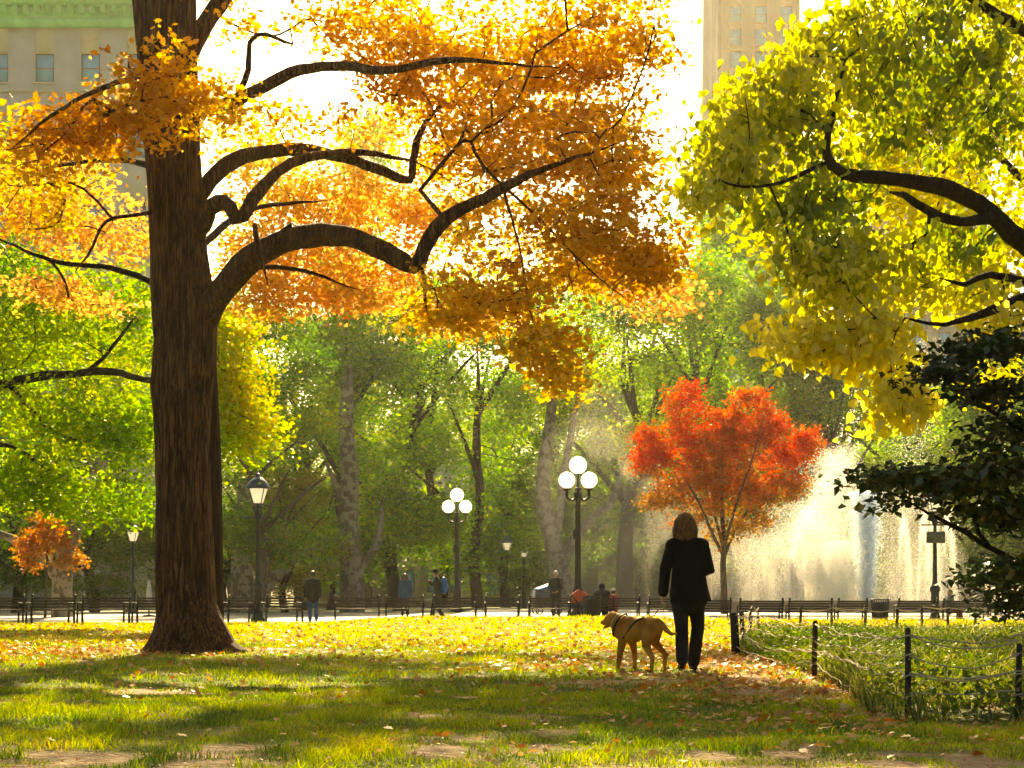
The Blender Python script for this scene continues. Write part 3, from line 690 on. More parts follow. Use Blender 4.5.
# yellow tree behind the right-hand foliage
rng = np.random.default_rng(50)
b = (X(1080, 34), 34, 0)
limbs = poly_limbs(b, 15, 6, .28, rng, 7)
clumps = [cl(880, 170, 33, 90, 60, 2, 110), cl(960, 250, 33, 70, 60, 2, 90), cl(800, 210, 33, 70, 45, 2, 70), cl(900, 80, 33, 100, 45, 2, 80), cl(1000, 120, 33, 60, 80, 2, 60), cl(1100, 150, 34, 110, 120, 3, 120), cl(860, 290, 33, 60, 40, 1.5, 50), cl(980, 20, 33, 150, 50, 2.5, 80), cl(1000, 385, 33, 26, 12, 1, 14)]
make_tree('yellow_tree', 'glowing pale yellow tree seen through the gaps of the heart-leaved tree', 'tree', limbs, clumps,
          [(.36, .40, .04), (.52, .50, .05), (.64, .58, .07), (.62, .60, .1)], M['leaf_g'], M['bark_dark'], T_oval(.4), .17, 30, (.35, .25), .8, .3, .6, 51, .3, root=b, tip=.008)
# red maple
rng = np.random.default_rng(60)
RD = 64.0
limbs = [([V3(724, 620, RD), V3(724, 590, RD), V3(723, 565, RD), V3(724, 548, RD), V3(722, 510, RD), V3(722, 470, RD), V3(724, 420, RD)], .16, .03),
         ([V3(724, 556, RD), V3(713, 535, RD-.6), V3(700, 505, RD-1), V3(680, 470, RD-1.3)], .09, .02),
         ([V3(724, 556, RD), V3(734, 532, RD+.5), V3(752, 505, RD+.8), V3(780, 475, RD+1)], .09, .02),
         ([V3(724, 550, RD), V3(716, 520, RD+1), V3(706, 470, RD+1.5), V3(690, 430, RD+1.6)], .08, .02),
         ([V3(724, 548, RD), V3(736, 505, RD-1), V3(752, 460, RD-1.4), V3(762, 420, RD-1.5)], .08, .02)]
clumps = [cl(660, 455, RD, 27, 26, 1.2, 60), cl(690, 420, RD, 28, 26, 1.3, 64), cl(678, 398, RD, 13, 14, .7, 18), cl(722, 455, RD, 38, 34, 1.6, 90), cl(757, 420, RD, 24, 26, 1.1, 56), cl(760, 397, RD, 9, 8, .5, 8), cl(785, 455, RD, 28, 22, 1.2, 60), cl(806, 435, RD, 14, 11, .7, 18), cl(720, 500, RD, 45, 22, 1.5, 70),
          cl(765, 490, RD, 35, 18, 1.3, 46), cl(675, 490, RD, 28, 20, 1.2, 44), cl(745, 525, RD, 32, 12, 1.1, 24), cl(690, 522, RD, 24, 12, 1, 16), cl(725, 425, RD, 24, 20, 1, 36), cl(700, 450, RD, 28, 24, 1.3, 50), cl(745, 445, RD, 26, 22, 1.2, 44), cl(775, 432, RD, 20, 18, 1, 30), cl(648, 440, RD, 14, 16, .8, 22), cl(705, 478, RD, 36, 20, 1.4, 50), cl(755, 478, RD, 36, 20, 1.4, 50), cl(812, 450, RD, 12, 10, .7, 14), cl(690, 385, RD, 10, 8, .5, 8), cl(742, 398, RD, 12, 10, .6, 12), cl(655, 500, RD, 16, 12, .9, 18), cl(795, 485, RD, 16, 12, .9, 18), cl(642, 465, RD, 10, 18, .6, 14), cl(725, 540, RD, 20, 8, .6, 8)]
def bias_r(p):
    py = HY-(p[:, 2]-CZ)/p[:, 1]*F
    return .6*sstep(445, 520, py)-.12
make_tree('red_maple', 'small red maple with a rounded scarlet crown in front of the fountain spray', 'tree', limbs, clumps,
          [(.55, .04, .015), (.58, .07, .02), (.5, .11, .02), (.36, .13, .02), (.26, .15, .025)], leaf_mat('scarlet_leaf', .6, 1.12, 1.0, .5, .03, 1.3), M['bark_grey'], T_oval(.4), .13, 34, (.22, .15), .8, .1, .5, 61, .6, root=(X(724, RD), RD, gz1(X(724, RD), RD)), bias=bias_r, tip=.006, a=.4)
# small orange tree far left
OD = 66.0
limbs = [([V3(45, 618, OD), V3(46, 590, OD), V3(47, 560, OD), V3(46, 530, OD)], .07, .03)]
clumps = [cl(32, 545, OD, 14, 16, .8, 36), cl(55, 540, OD, 16, 18, .8, 44), cl(70, 560, OD, 15, 8, .7, 22), cl(45, 522, OD, 14, 10, .6, 18), cl(30, 562, OD, 10, 8, .5, 14)]
make_tree('small_maple', 'small orange-leaved tree at far left beside the thick pale trunk', 'tree', limbs, clumps, [(.34, .08, .02), (.42, .13, .03), (.44, .2, .04), (.3, .24, .05)], M['leaf_a'], M['bark_grey'], T_oval(.4), .15, 26, (.2, .16), .8, .1, .4, 65, .5, root=(X(45, OD), OD, 0), tip=.006)

# ================================================================== BACKGROUND TREES (prototypes copied)
protos = []
GREENP = [(.025, .085, .008), (.045, .13, .01), (.09, .19, .012), (.18, .27, .015), (.3, .3, .025)]
def proto(seed, h, spread, lo, pal, bark, r=.4, tw=26, nc=22, per=34, ls=.24):
    rng = np.random.default_rng(seed)
    lb = poly_limbs((0, 0, 0), h, spread, r, rng, 7, (rng.normal(0, .6), 0), .28)
    c = poly_clumps((0, 0), h, spread, rng, nc, lo, tw)
    return make_tree('park_tree', 'x', 'tree', lb, c, pal, M['leaf_g'], bark, T_oval(.42), ls, per, (.55, .4), .8, .1, .9, seed, .22, root=(0, 0, 0), tip=.012)
pr = [proto(101, 22, 7.5, .14, GREENP, M['bark_grey']), proto(102, 22, 8.5, .2, GREENP, M['bark_plane'], .55), proto(103, 22, 6.5, .1, GREENP, M['bark_dark'])]
used = set()
def bgtree(k, px, d, h, rz, label, lm=None, sx=1.0, bark=None, group='park trees beyond the benches', x=None):
    t, tr, cr = pr[k]
    if k in used:
        t2 = t.copy(); COL.objects.link(t2)
        tr2 = tr.copy(); cr2 = cr.copy()
        for q in (tr2, cr2): COL.objects.link(q); q.parent = t2
        t, tr, cr = t2, tr2, cr2
    used.add(k)
    xx = X(px, d) if x is None else x
    t.location = (xx, d, gz1(xx, d)-.05); t.rotation_euler = (0, 0, rz); s = h/22; t.scale = (s*sx, s*sx, s)
    t['label'] = label; t['category'] = 'tree'; t['group'] = group
    if lm:
        cr.material_slots[0].link = 'OBJECT'; cr.material_slots[0].material = lm
    if bark:
        tr.material_slots[0].link = 'OBJECT'; tr.material_slots[0].material = bark
    return t
lm_dark = leaf_mat('leaf_deep', .55, 1.15, 1.45, .492, .03, 1.3)
lm_mid = leaf_mat('leaf_mid', .6, 1.15, 2.15, .488, .03, 1.35)
lm_lime = leaf_mat('leaf_lime', .6, 1.1, 2.3, .478, .03, 1.3)
lm_olive = leaf_mat('leaf_olive', .58, 1.05, 1.9, .475, .03, 1.3)
lm_or = leaf_mat('leaf_rust', .5, 1.0, 1.9, .4, .03)
BG = [(0, 20, 96, 21, .3, 'dark green tree over the benches at far left', lm_dark, 1.0, None),
      (2, 95, 99, 19, 2.0, 'shady green tree between far-left lantern and huge maple', lm_dark, 1.1, None),
      (1, -90, 80, 20, 1.0, 'green tree at the left frame edge behind benches', lm_mid, 1.1, None),
      (2, 255, 84, 18, 4.0, 'tree directly behind the near lantern post', lm_dark, 1.1, M['bark_grey']),
      (0, 350, 106, 24, 1.3, 'tall green tree with stout grey trunk behind the man in blue jeans', lm_mid, 1.1, None),
      (1, 300, 122, 25, 2.2, 'tall tree farther back, left of the stout grey trunk', lm_olive, 1.0, M['bark_grey']),
      (2, 400, 108, 24, .5, 'green tree behind the walker with blue backpack', lm_mid, 1.2, None),
      (0, 478, 112, 24, 3.3, 'green tree just right of the farther globe lamp', lm_mid, 1.1, M['bark_dark']),
      (2, 440, 128, 27, 5.1, 'deep green tree behind the farther globe lamp', lm_dark, 1.1, None),
      (1, 625, 122, 27, .9, 'tall hazy green tree behind the near globe lamp', lm_olive, 1.1, M['bark_grey']),
      (0, 700, 124, 28, 4.4, 'tall tree with dark trunk rising behind the red maple', lm_mid, 1.1, M['bark_dark']),
      (2, 760, 130, 28, 1.9, 'green tree behind the left edge of the fountain spray', lm_olive, 1.1, None),
      (0, 835, 126, 22, 5.5, 'shaded green tree behind the highest fountain spray', lm_dark, 1.1, M['bark_grey']),
      (1, 930, 134, 21, 3.0, 'greyish tree behind the post with the square sign', lm_olive, 1.2, M['bark_grey']),
      (2, 1010, 128, 23, .2, 'green tree at far right behind the seated blonde woman', lm_mid, 1.2, None),
      (1, 1110, 120, 24, 2.6, 'green tree beyond the right frame edge', lm_mid, 1.1, None),
      (0, 560, 140, 30, 2.9, 'faint tall tree far behind the pale forked trunk', lm_olive, 1.0, None),
      (0, 368, 150, 48, 5.9, 'very tall pale lime tree whose top shows beside the sky gap', lm_lime, .5, None),
      (1, 660, 160, 37, 1.5, 'tall lime-yellow tree far behind, right of centre', lm_lime, .8, None),
      (2, 735, 150, 41, 3.6, 'bright lime-yellow tree top showing between orange and heart-leaved trees', lm_lime, .9, None),
      (2, 200, 130, 26, 2.4, 'far green tree hidden mostly behind the huge maple', lm_mid, 1.2, None),
      (1, 60, 118, 25, 4.9, 'far olive tree behind the small orange tree', lm_olive, 1.1, None),
      (0, -60, 120, 26, .9, 'far green tree at the left frame edge', lm_mid, 1.1, None)]
for q, (px, hh) in enumerate(((-40, 24), (25, 27), (95, 26), (165, 25), (235, 27), (300, 29), (350, 31), (405, 30), (455, 32), (510, 31), (560, 33), (610, 34), (665, 33), (720, 34), (780, 32), (840, 33), (900, 31), (960, 33), (1030, 32), (1100, 30))):
    nb_l = ['beyond the far-left benches at the frame edge', 'far behind the small orange tree', 'far behind the far-left lantern', 'far behind the huge maple trunk', 'far behind the near lantern post', 'far behind the man in blue jeans', 'far behind the stout pale trunk', 'far behind the blue-clad bystander', 'far behind the farther globe lamp', 'far behind the distant lanterns',
            'far behind the pale forked trunk', 'far behind the mist right of the near globe lamp', 'far behind the walking woman', 'far behind the red maple', 'far behind the left part of the spray', 'far behind the middle of the spray', 'far behind the right-hand water jets', 'far behind the signed lamp post', 'far behind the dark tree at the right edge', 'beyond the right frame edge'][q]
    BG.append((q % 3, px, 178+8*(q % 3), hh*.86, q*1.3, 'deep green tree '+nb_l, lm_dark if q % 2 else lm_mid, 1.25, M['bark_dark']))
for (k, px, d, h, rz, lab, lm, sx, bk) in BG: bgtree(k, px, d, h, rz, lab, lm, sx, bk)
# low understorey trees and shrubs that close the gaps under the crowns
BG2 = [(2, 175, 97, 8, 1.1, 'low dark bushy tree behind the white folded parasol', lm_dark), (0, 95, 95, 9, 2.1, 'low bushy tree behind the far-left lantern', lm_dark), (2, 15, 92, 9, 3.1, 'low bushy tree at far left under the shade', lm_dark),
       (1, 225, 100, 10, .4, 'low spreading tree left of the near lantern post', lm_dark), (0, 285, 96, 9, 4.2, 'low spreading tree with orange leaves right of the near lantern post', lm_or), (2, 330, 125, 11, 5.2, 'low olive tree behind the man in blue jeans', lm_olive),
       (0, 505, 122, 12, 2.7, 'low dark tree by the distant lanterns', lm_dark), (2, 545, 128, 12, .7, 'low dark tree left of the pale forked trunk', lm_dark), (1, 690, 135, 13, 1.7, 'low green tree behind the walking woman', lm_dark), (0, 640, 140, 12, 3.7, 'low green tree in the mist right of the near globe lamp', lm_dark),
       (2, 800, 132, 14, 2.3, 'low green tree behind the fountain', lm_dark), (0, 890, 138, 14, .3, 'low olive tree right behind the central water jet', lm_olive), (1, 975, 130, 13, 5.3, 'low green tree behind the right-hand lamp post', lm_dark), (2, 1050, 125, 13, 4.3, 'low green tree at far right edge', lm_dark)]
for (k, px, d, h, rz, lab, lm) in BG2: bgtree(k, px, d, h, rz, lab, lm, 1.7, M['bark_dark'], 'low trees under the tall crowns')
# pale plane trees with own trunks
def plane(px, base_py, d, limbs, clumps, label, seed):
    make_tree('plane_tree', label, 'tree', limbs, clumps, GREENP, lm_olive, M['bark_plane'], T_oval(.42), .24, 30, (.5, .35), .8, .1, .9, seed, .25, root=(X(px, d), d, gz1(X(px, d), d)), tip=.012)
d = 68
plane(62, 618, d, [([V3(62, 620, d), V3(62, 590, d), V3(64, 565, d), V3(70, 540, d), V3(80, 515, d), V3(95, 480, d), V3(110, 430, d), V3(120, 380, d)], .5, .2),
                   ([V3(58, 580, d), V3(40, 555, d), V3(15, 540, d), V3(-15, 525, d), V3(-40, 490, d)], .24, .12)],
      [cl(100, 420, d, 70, 40, 3, 60), cl(-40, 470, d, 60, 40, 3, 50), cl(110, 360, d, 70, 40, 3, 60)], 'thick pale leaning trunk behind the far-left benches', 201)
d = 100
plane(562, 608, d, [([V3(562, 612, d), V3(561, 585, d), V3(558, 560, d), V3(550, 530, d), V3(543, 500, d), V3(545, 460, d), V3(552, 400, d), V3(548, 340, d)], .8, .2),
                    ([V3(560, 570, d), V3(572, 545, d), V3(590, 520, d), V3(612, 500, d), V3(625, 460, d)], .45, .15),
                    ([V3(552, 540, d), V3(560, 515, d), V3(562, 480, d), V3(572, 430, d), V3(580, 380, d)], .35, .15)],
      [cl(545, 340, d, 50, 40, 3, 60), cl(590, 370, d, 50, 35, 3, 50), cl(640, 430, d, 30, 25, 2, 24), cl(520, 400, d, 30, 30, 2, 24)], 'big pale forked plane tree glowing in the mist behind the globe lamp', 202)
d = 92
plane(243, 612, d, [([V3(243, 615, d), V3(242, 560, d), V3(246, 500, d), V3(250, 440, d), V3(240, 380, d)], .75, .4),
                    ([V3(262, 612, d), V3(268, 585, d), V3(285, 568, d), V3(300, 555, d), V3(320, 545, d)], .45, .15)],
      [cl(250, 400, d, 60, 50, 3, 60), cl(320, 540, d, 30, 14, 2, 20)], 'broad dull trunk right behind the near lantern post', 203)
d = 98
plane(352, 612, d, [([V3(352, 612, d), V3(352, 570, d), V3(348, 530, d), V3(350, 480, d), V3(346, 420, d), V3(352, 350, d)], .85, .35),
                    ([V3(352, 575, d), V3(366, 560, d), V3(378, 540, d), V3(382, 500, d)], .35, .15),
                    ([V3(348, 520, d), V3(338, 490, d), V3(325, 460, d)], .3, .12)],
      [cl(350, 340, d, 70, 50, 3, 60), cl(390, 470, d, 30, 20, 2, 20)], 'stout pale trunk standing left of the blue-clad bystander', 204)

# ================================================================== BUILDINGS
M['limestone'] = simple('limestone', (.62, .58, .5), .85, 0, .1, .4, .2, 3)
M['tan'] = simple('tan_brick', (.5, .33, .15), .85, 0, .08, .3, .2, 5)
M['greyst'] = simple('grey_stone', (.36, .34, .28), .85, 0, .1, .3, .2, 5)
M['copper'] = simple('green_copper', (.2, .8, .25), .6, 0, .15, .8, .1)
M['pane'] = simple('window_pane', (.1, .5, .8), .2, 0, .1, 1, 0, spec=1)  # blue of the reflected sky is put into the base colour
M['frame'] = simple('window_frame', (.12, .12, .12), .5, 0, .1)
def building(name, label, x0, x1, y, depth, H, mat, win, cornice=None, storey=4.4, bay=3.9, ww=1.8, wh=2.6, z0=3, maxw=95, zc=None):
    t = thing(name, label, 'building', ((x0+x1)/2, y, 0))
    cx = (x0+x1)/2
    w = MB(); w.box(x0-cx, x1-cx, 0.4, depth, -.2, H)          # core
    nb = max(1, int((x1-x0)/bay)); pad = ((x1-x0)-nb*bay)/2
    zs = np.arange(z0, H-3.2, storey)
    # facade: piers and spandrels in front of the core leave real openings
    for i in range(nb+1):
        xa = x0-cx if i == 0 else x0-cx+pad+i*bay-(bay-ww)/2
        xb = x1-cx if i == nb else x0-cx+pad+i*bay+(bay-ww)/2
        w.box(xa, xb, 0, .4, -.2, H)
    for i in range(nb):
        xa = x0-cx+pad+i*bay+(bay-ww)/2; prev = -.2
        for z in zs:
            w.box(xa, xa+ww, .01, .4, prev, z); prev = z+wh
        w.box(xa, xa+ww, .01, .4, prev, H)
    w.build('wall', mat, t)
    tr = MB()
    for z in zs[::3]:
        tr = MB(); tr.box(x0-cx-.1, x1-cx+.1, -.18, -.002, z-1.0, z-.7); tr.build('string_course', mat, t)
    # windows: largest on screen first
    cells = [(i, z) for z in zs for i in range(nb)]
    cells.sort(key=lambda c: abs(c[1]-(zc or H))); 
    proto_w = None
    for i, z in cells[:maxw]:
        xc = x0-cx+pad+i*bay+bay/2
        if proto_w is None:
            f = MB(); e = .1
            f.box(-ww/2, -ww/2+e, .18, .3, 0, wh); f.box(ww/2-e, ww/2, .18, .3, 0, wh); f.box(-ww/2+e, ww/2-e, .18, .3, 0, e); f.box(-ww/2+e, ww/2-e, .18, .3, wh-e, wh); f.box(-ww/2+e, ww/2-e, .19, .29, wh/2-.05, wh/2+.05)
            proto_w = f.build('window', M['frame'], t); g_ = MB(); g_.box(-ww/2+e, ww/2-e, .24, .26, e, wh-e); pg = g_.build('pane', M['pane'], proto_w)
            s_ = MB(); s_.box(-ww/2-.15, ww/2+.15, -.15, .2, -.18, -.003); ps = s_.build('sill', mat, proto_w)
            proto_w.location = (xc, 0, z)
        else:
            a = proto_w.copy(); b_ = pg.copy(); c_ = ps.copy()
            for q in (a, b_, c_): COL.objects.link(q)
            a.parent = t; b_.parent = a; c_.parent = a; a.location = (xc, 0, z)
    if cornice:
        c = MB(); c.box(x0-cx-.6, x1-cx+.6, -.7, 0, H-4.2, H-3.4); c.box(x0-cx-1.3, x1-cx+1.3, -1.5, .4, H-2.2, H-1.2); c.box(x0-cx-.8, x1-cx+.8, -.9, .4, H-1.2, H+2.5)
        for q in np.arange(x0-cx, x1-cx, 1.1): c.box(q, q+.5, -1.2, -.02, H-3.0, H-2.203)
        c.box(x0-cx-.4, x1-cx+.4, -.4, 0, H-3.39, H-2.204)
        c.build('cornice', M['copper'], t)
    return t
building('apartment_block', 'pale limestone block with green copper cornice at top left', -68.4, -34.3, 150, 14, 62.2, M['limestone'], True, True, 7.6, 4.6, 1.9, 2.9, 7.0, 60, 50)
building('tower_block', 'tall tan tower rising against the sky right of centre', X(722, 330), X(800, 330), 330, 20, 137, M['tan'], True, None, 5, 5.6, 2.6, 3.6, 3, 90, 125)
sh = MB(); xx = X(716, 330)
t = thing('tower_wing', 'narrow grey side wing on the left flank of the tan tower', 'building', (xx, 331, 0))
sh.box(-2.2, 1.3, 0, 18, -.2, 139); sh.box(-1.0, -.7, -.25, 0, 0, 139); sh.box(.3, .6, -.25, 0, 0, 139); sh.build('wall', M['greyst'], t)
building('office_block', 'pale grey block glimpsed between the yellow leaves at right', X(880, 340), X(985, 340), 340, 20, 122, M['greyst'], True, None, 5, 5.6, 2.6, 3.6, 3, 90, 112)
# low row of houses behind the benches
building('row_house', 'pale stone house front behind the farther globe lamp', X(395, 168), X(470, 168), 168, 10, 16, M['limestone'], True, None, 4.6, 2.6, 1.2, 2.6, 1.6, 40, 3)
building('row_house', 'pale stone house front behind the distant lanterns', X(470.5, 168), X(548, 168), 168, 10, 15, M['stone'], True, None, 4.4, 3.4, 1.5, 2.4, 1.4, 40, 3)
building('row_house', 'dim stone house front left of the pale forked trunk gap', X(310, 170), X(394.5, 170), 170, 10, 14, M['greyst'], True, None, 4.4, 3.2, 1.4, 2.4, 1.4, 40, 3)
# portico building in the mist
t = thing('portico_building', 'white colonnaded building with flat entablature dim in the mist right of the globe lamp', 'building', (X(620, 160), 160, 0))
w = MB(); w.box(-10, 10, 2.5, 14, -.2, 10.5); w.build('wall', M['greyst'], t)
w = MB(); w.box(-10.5, 10.5, -.6, 2.5, 10.6, 12.6); w.box(-10.9, 10.9, -1, 2.5, 12.6, 13.2); w.build('entablature', M['stone'], t)
for q in (-9, -5.4, -1.8, 1.8, 5.4, 9):
    c = MB(); c.lathe([(.7, -.1), (.7, .4), (.5, .5), (.42, 10), (.65, 10.3), (.65, 10.6)], (q, .5, 0), 14); c.build('column', M['stone'], t, True)

# ================================================================== LAMPS
def lantern_lamp(px, d, label, s=1.0):
    x = X(px, d); t = thing('street_lamp', label, 'street lamp', (x, d, gz1(x, d)), random.uniform(-.1, .1), 'lantern lamp posts along the paths')
    b = MB(); b.lathe([(.26, -.05), (.26, .12), (.22, .16), (.17, .3), (.15, 1.15), (.19, 1.2), (.19, 1.32), (.12, 1.4), (.085, 1.6), (.06, 3.6), (.12, 3.68), (.1, 3.75), (.05, 3.85), (.035, 4.12)], n=14)
    b.bar((-.45, 0, 3.62), (.45, 0, 3.62), .03, n=6); b.ball((-.46, 0, 3.62), .04, 8, 6); b.ball((.46, 0, 3.62), .04, 8, 6)
    b.build('post', M['greeniron'], t, True)
    hd = MB()
    for a in range(4):
        c, s_ = math.cos(a*PI/2+PI/4), math.sin(a*PI/2+PI/4)
        hd.bar((.19*c, .19*s_, 4.1), (.37*c, .37*s_, 4.62), .025)
    hd.lathe([(.22, 4.06), (.22, 4.11), (.03, 4.12)], n=16)
    hd.build('lantern_frame', M['greeniron'], t)
    rf = MB(); rf.lathe([(.44, 4.62), (.44, 4.66), (.33, 4.85), (.16, 5.0), (.1, 5.02), (.09, 5.12), (.02, 5.16)], n=16); rf.build('lantern_roof', M['roofblue'], t, True)
    g_ = MB(); g_.lathe([(.17, 4.115), (.33, 4.615)], n=16); g_.build('lantern_glass', M['glass'], t, True)
    return t
M['roofblue'] = simple('lantern_roof_paint', (.04, .07, .1), .3, .5, .2, 6, .1)
M['globe'] = M['glass'].copy()
for n_ in M['globe'].node_tree.nodes:
    if n_.type == 'BSDF_PRINCIPLED': n_.inputs['Emission Strength'].default_value = 2.2  # stronger emission imitates sun-backlit globes, not a burning lamp
def globe_lamp(px, d, label, s=1.0):
    x = X(px, d); t = thing('globe_lamp', label, 'street lamp', (x, d, gz1(x, d)), 0, 'globe lamp posts by the fountain plaza')
    b = MB(); b.lathe([(.3, -.05), (.3, .15), (.22, .22), (.19, .9), (.23, 1.0), (.15, 1.12), (.13, 1.3), (.1, 4.55), (.16, 4.65), (.16, 4.75), (.1, 4.85), (.07, 5.15), (.05, 5.5), (.1, 5.53)], n=14)
    b.box(-.2, .06, -.16, .0, 3.0, 3.35)
    b.build('post', M['iron'], t, True)
    offs = [(-.43, 0, 5.0), (.43, 0, 5.0), (0, -.3, 5.02), (0, .3, 5.02)]
    for k, (ox, oy, oz) in enumerate(offs):
        a = MB(); pts = catmull([(0, 0, 4.65), (ox*.5, oy*.5, 4.5), (ox, oy, 4.62), (ox, oy, 4.88)], .1); a.tube(pts, np.full(len(pts), .05), 8)
        a.lathe([(.04, -.32), (.07, -.22), (.05, -.1), (.13, -.05), (.13, 0), (.1, .02)], (ox, oy, 4.95), 12); a.build('arm', M['iron'], t, True)
    # only the side globes and the top globe carry glass
    for (ox, oy, oz, r) in ((-.43, 0, 5.28, .315), (.43, 0, 5.28, .315), (0, 0, 5.86, .34), ):
        g_ = MB(); g_.ball((ox, oy, oz), r, 20, 14); g_.build('globe', M['globe'], t, True)
    return t
lantern_lamp(258, 52, 'nearest lantern post with cream glass, backlit glow added, just right of the huge maple')
lantern_lamp(133, 85, 'distant lantern post left of the huge maple trunk')
lantern_lamp(507, 105, 'left one of two distant lantern posts before the pale houses')
lantern_lamp(524, 121, 'right one of two distant lantern posts, the smaller one')
lantern_lamp(397, 150, 'tiny far lantern post beside the blue-clad bystander')
lf = lantern_lamp(935, 55, 'lantern post carrying a square sign at right before the water')
s_ = MB(); s_.box(-.34, .34, -.13, -.1, 2.95, 3.37); s_.build('sign_board', simple('sign_board', (.12, .13, .07), .5), lf)
globe_lamp(578, 58, 'nearer three-globe lamp post with white globes, backlit glow added')
globe_lamp(457, 75, 'farther three-globe lamp post behind the backpack walker')

# ================================================================== BENCHES
def bench_d(px): return float(np.interp(px, [-80, 0, 180, 330, 620, 1024], [45, 46.2, 49.6, 52.4, 53.3, 54]))
bi = 0
def bench(p0, p1, label):
    d0, d1 = bench_d(p0), bench_d(p1)
    a = np.array([X(p0, d0), d0]); b = np.array([X(p1, d1), d1]); Ln = np.linalg.norm(b-a)-.04; c = (a+b)/2
    rz = math.atan2(b[1]-a[1], b[0]-a[0])
    t = thing('park_bench', label, 'bench', (c[0], c[1], gz1(c[0], c[1])), rz, 'row of benches along the path')
    s = MB()
    for k in range(6): s.box(-Ln/2, Ln/2, .02+k*.078, .08+k*.078, .43+.004*k, .46+.004*k)
    s.build('seat', M['wood'], t)
    s = MB()
    for k in range(4):
        z = .52+k*.088; yy = -.02-.022*k; s.box(-Ln/2, Ln/2, yy-.03, yy, z, z+.062)
    s.build('backrest', M['wood'], t)
    npos = 2 if Ln < 1.9 else 3
    for k in range(npos):
        x_ = -Ln/2+.05+(Ln-.1)*k/(npos-1)
        g_ = MB(); g_.bar((x_, -.03, 0), (x_, .0, .43), .055, .07); g_.bar((x_, .0, .40), (x_, -.12, .86), .05, .05); g_.bar((x_, .48, 0), (x_, .45, .42), .05, .06); g_.bar((x_, -.02, .405), (x_, .5, .405), .04, .04)
        g_.bar((x_, -.06, .66), (x_, .45, .68), .045, .03); g_.bar((x_, .45, .42), (x_, .44, .67), .04, .04); g_.ball((x_, -.125, .9), .045, 8, 6)
        g_.build('leg_frame', M['iron'], t)
    return t
spans = [(-32, 25, 'bench cut by the left frame edge'), (29, 76, 'second bench from the left frame edge'), (80, 131, 'bench below the far-left lantern'), (135, 182, 'bench partly hidden by the left side of the huge trunk'),
         (226, 256, 'short one between trunk and near lantern post'), (264, 304, 'bench just left of the man in blue jeans'), (333, 381, 'bench right of the man in blue jeans'), (384, 425, 'bench in front of the blue-clad bystander'),
         (432, 478, 'bench in front of the backpack walker'), (484, 521, 'bench before the distant lanterns'), (528, 572, 'bench before the white-haired man'), (602-17, 641, 'bench where the hooded sitter and child sit'),
         (647, 691, 'bench behind the dog and walking woman'), (694, 732, 'bench under the red maple trunk'), (738, 784, 'left one of two benches before the spray'), (787, 833, 'right one of two benches before the spray'),
         (836, 868, 'short bench left of the right-hand litter bin'), (896, 938, 'bench at the foot of the signed lamp post'), (941, 990, 'bench where the blonde woman sits'), (993, 1045, 'bench cut by the right frame edge')]
for a_, b_, lab in spans: bench(a_, b_, 'wooden park bench, iron ends, '+lab)

def bin_(px, d, label):
    x = X(px, d); t = thing('litter_bin', label, 'litter bin', (x, d, gz1(x, d)), 0, 'litter bins by the benches')
    b = MB(); n = 26
    for k in range(n):
        a = 2*PI*k/n; c, s = math.cos(a), math.sin(a); b.bar((.25*c, .25*s, .04), (.31*c, .31*s, .86), .035, .02)
    b.build('slats', M['iron'], t)
    b = MB(); b.lathe([(.24, .03), (.27, .8), (.02, .81)], n=18); b.build('liner', M['iron'], t)
    for z, r in ((.06, .27), (.45, .30), (.88, .33)):
        b = MB(); pts = [(r*math.cos(2*PI*k/20), r*math.sin(2*PI*k/20), z) for k in range(21)]; b.tube(pts, np.full(21, .022), 6); b.build('hoop', M['iron'], t)
bin_(592, 51.6, 'slatted dark litter bin beside the bench of the hooded sitter')
bin_(880, 51.8, 'slatted dark litter bin at right before the water jets')

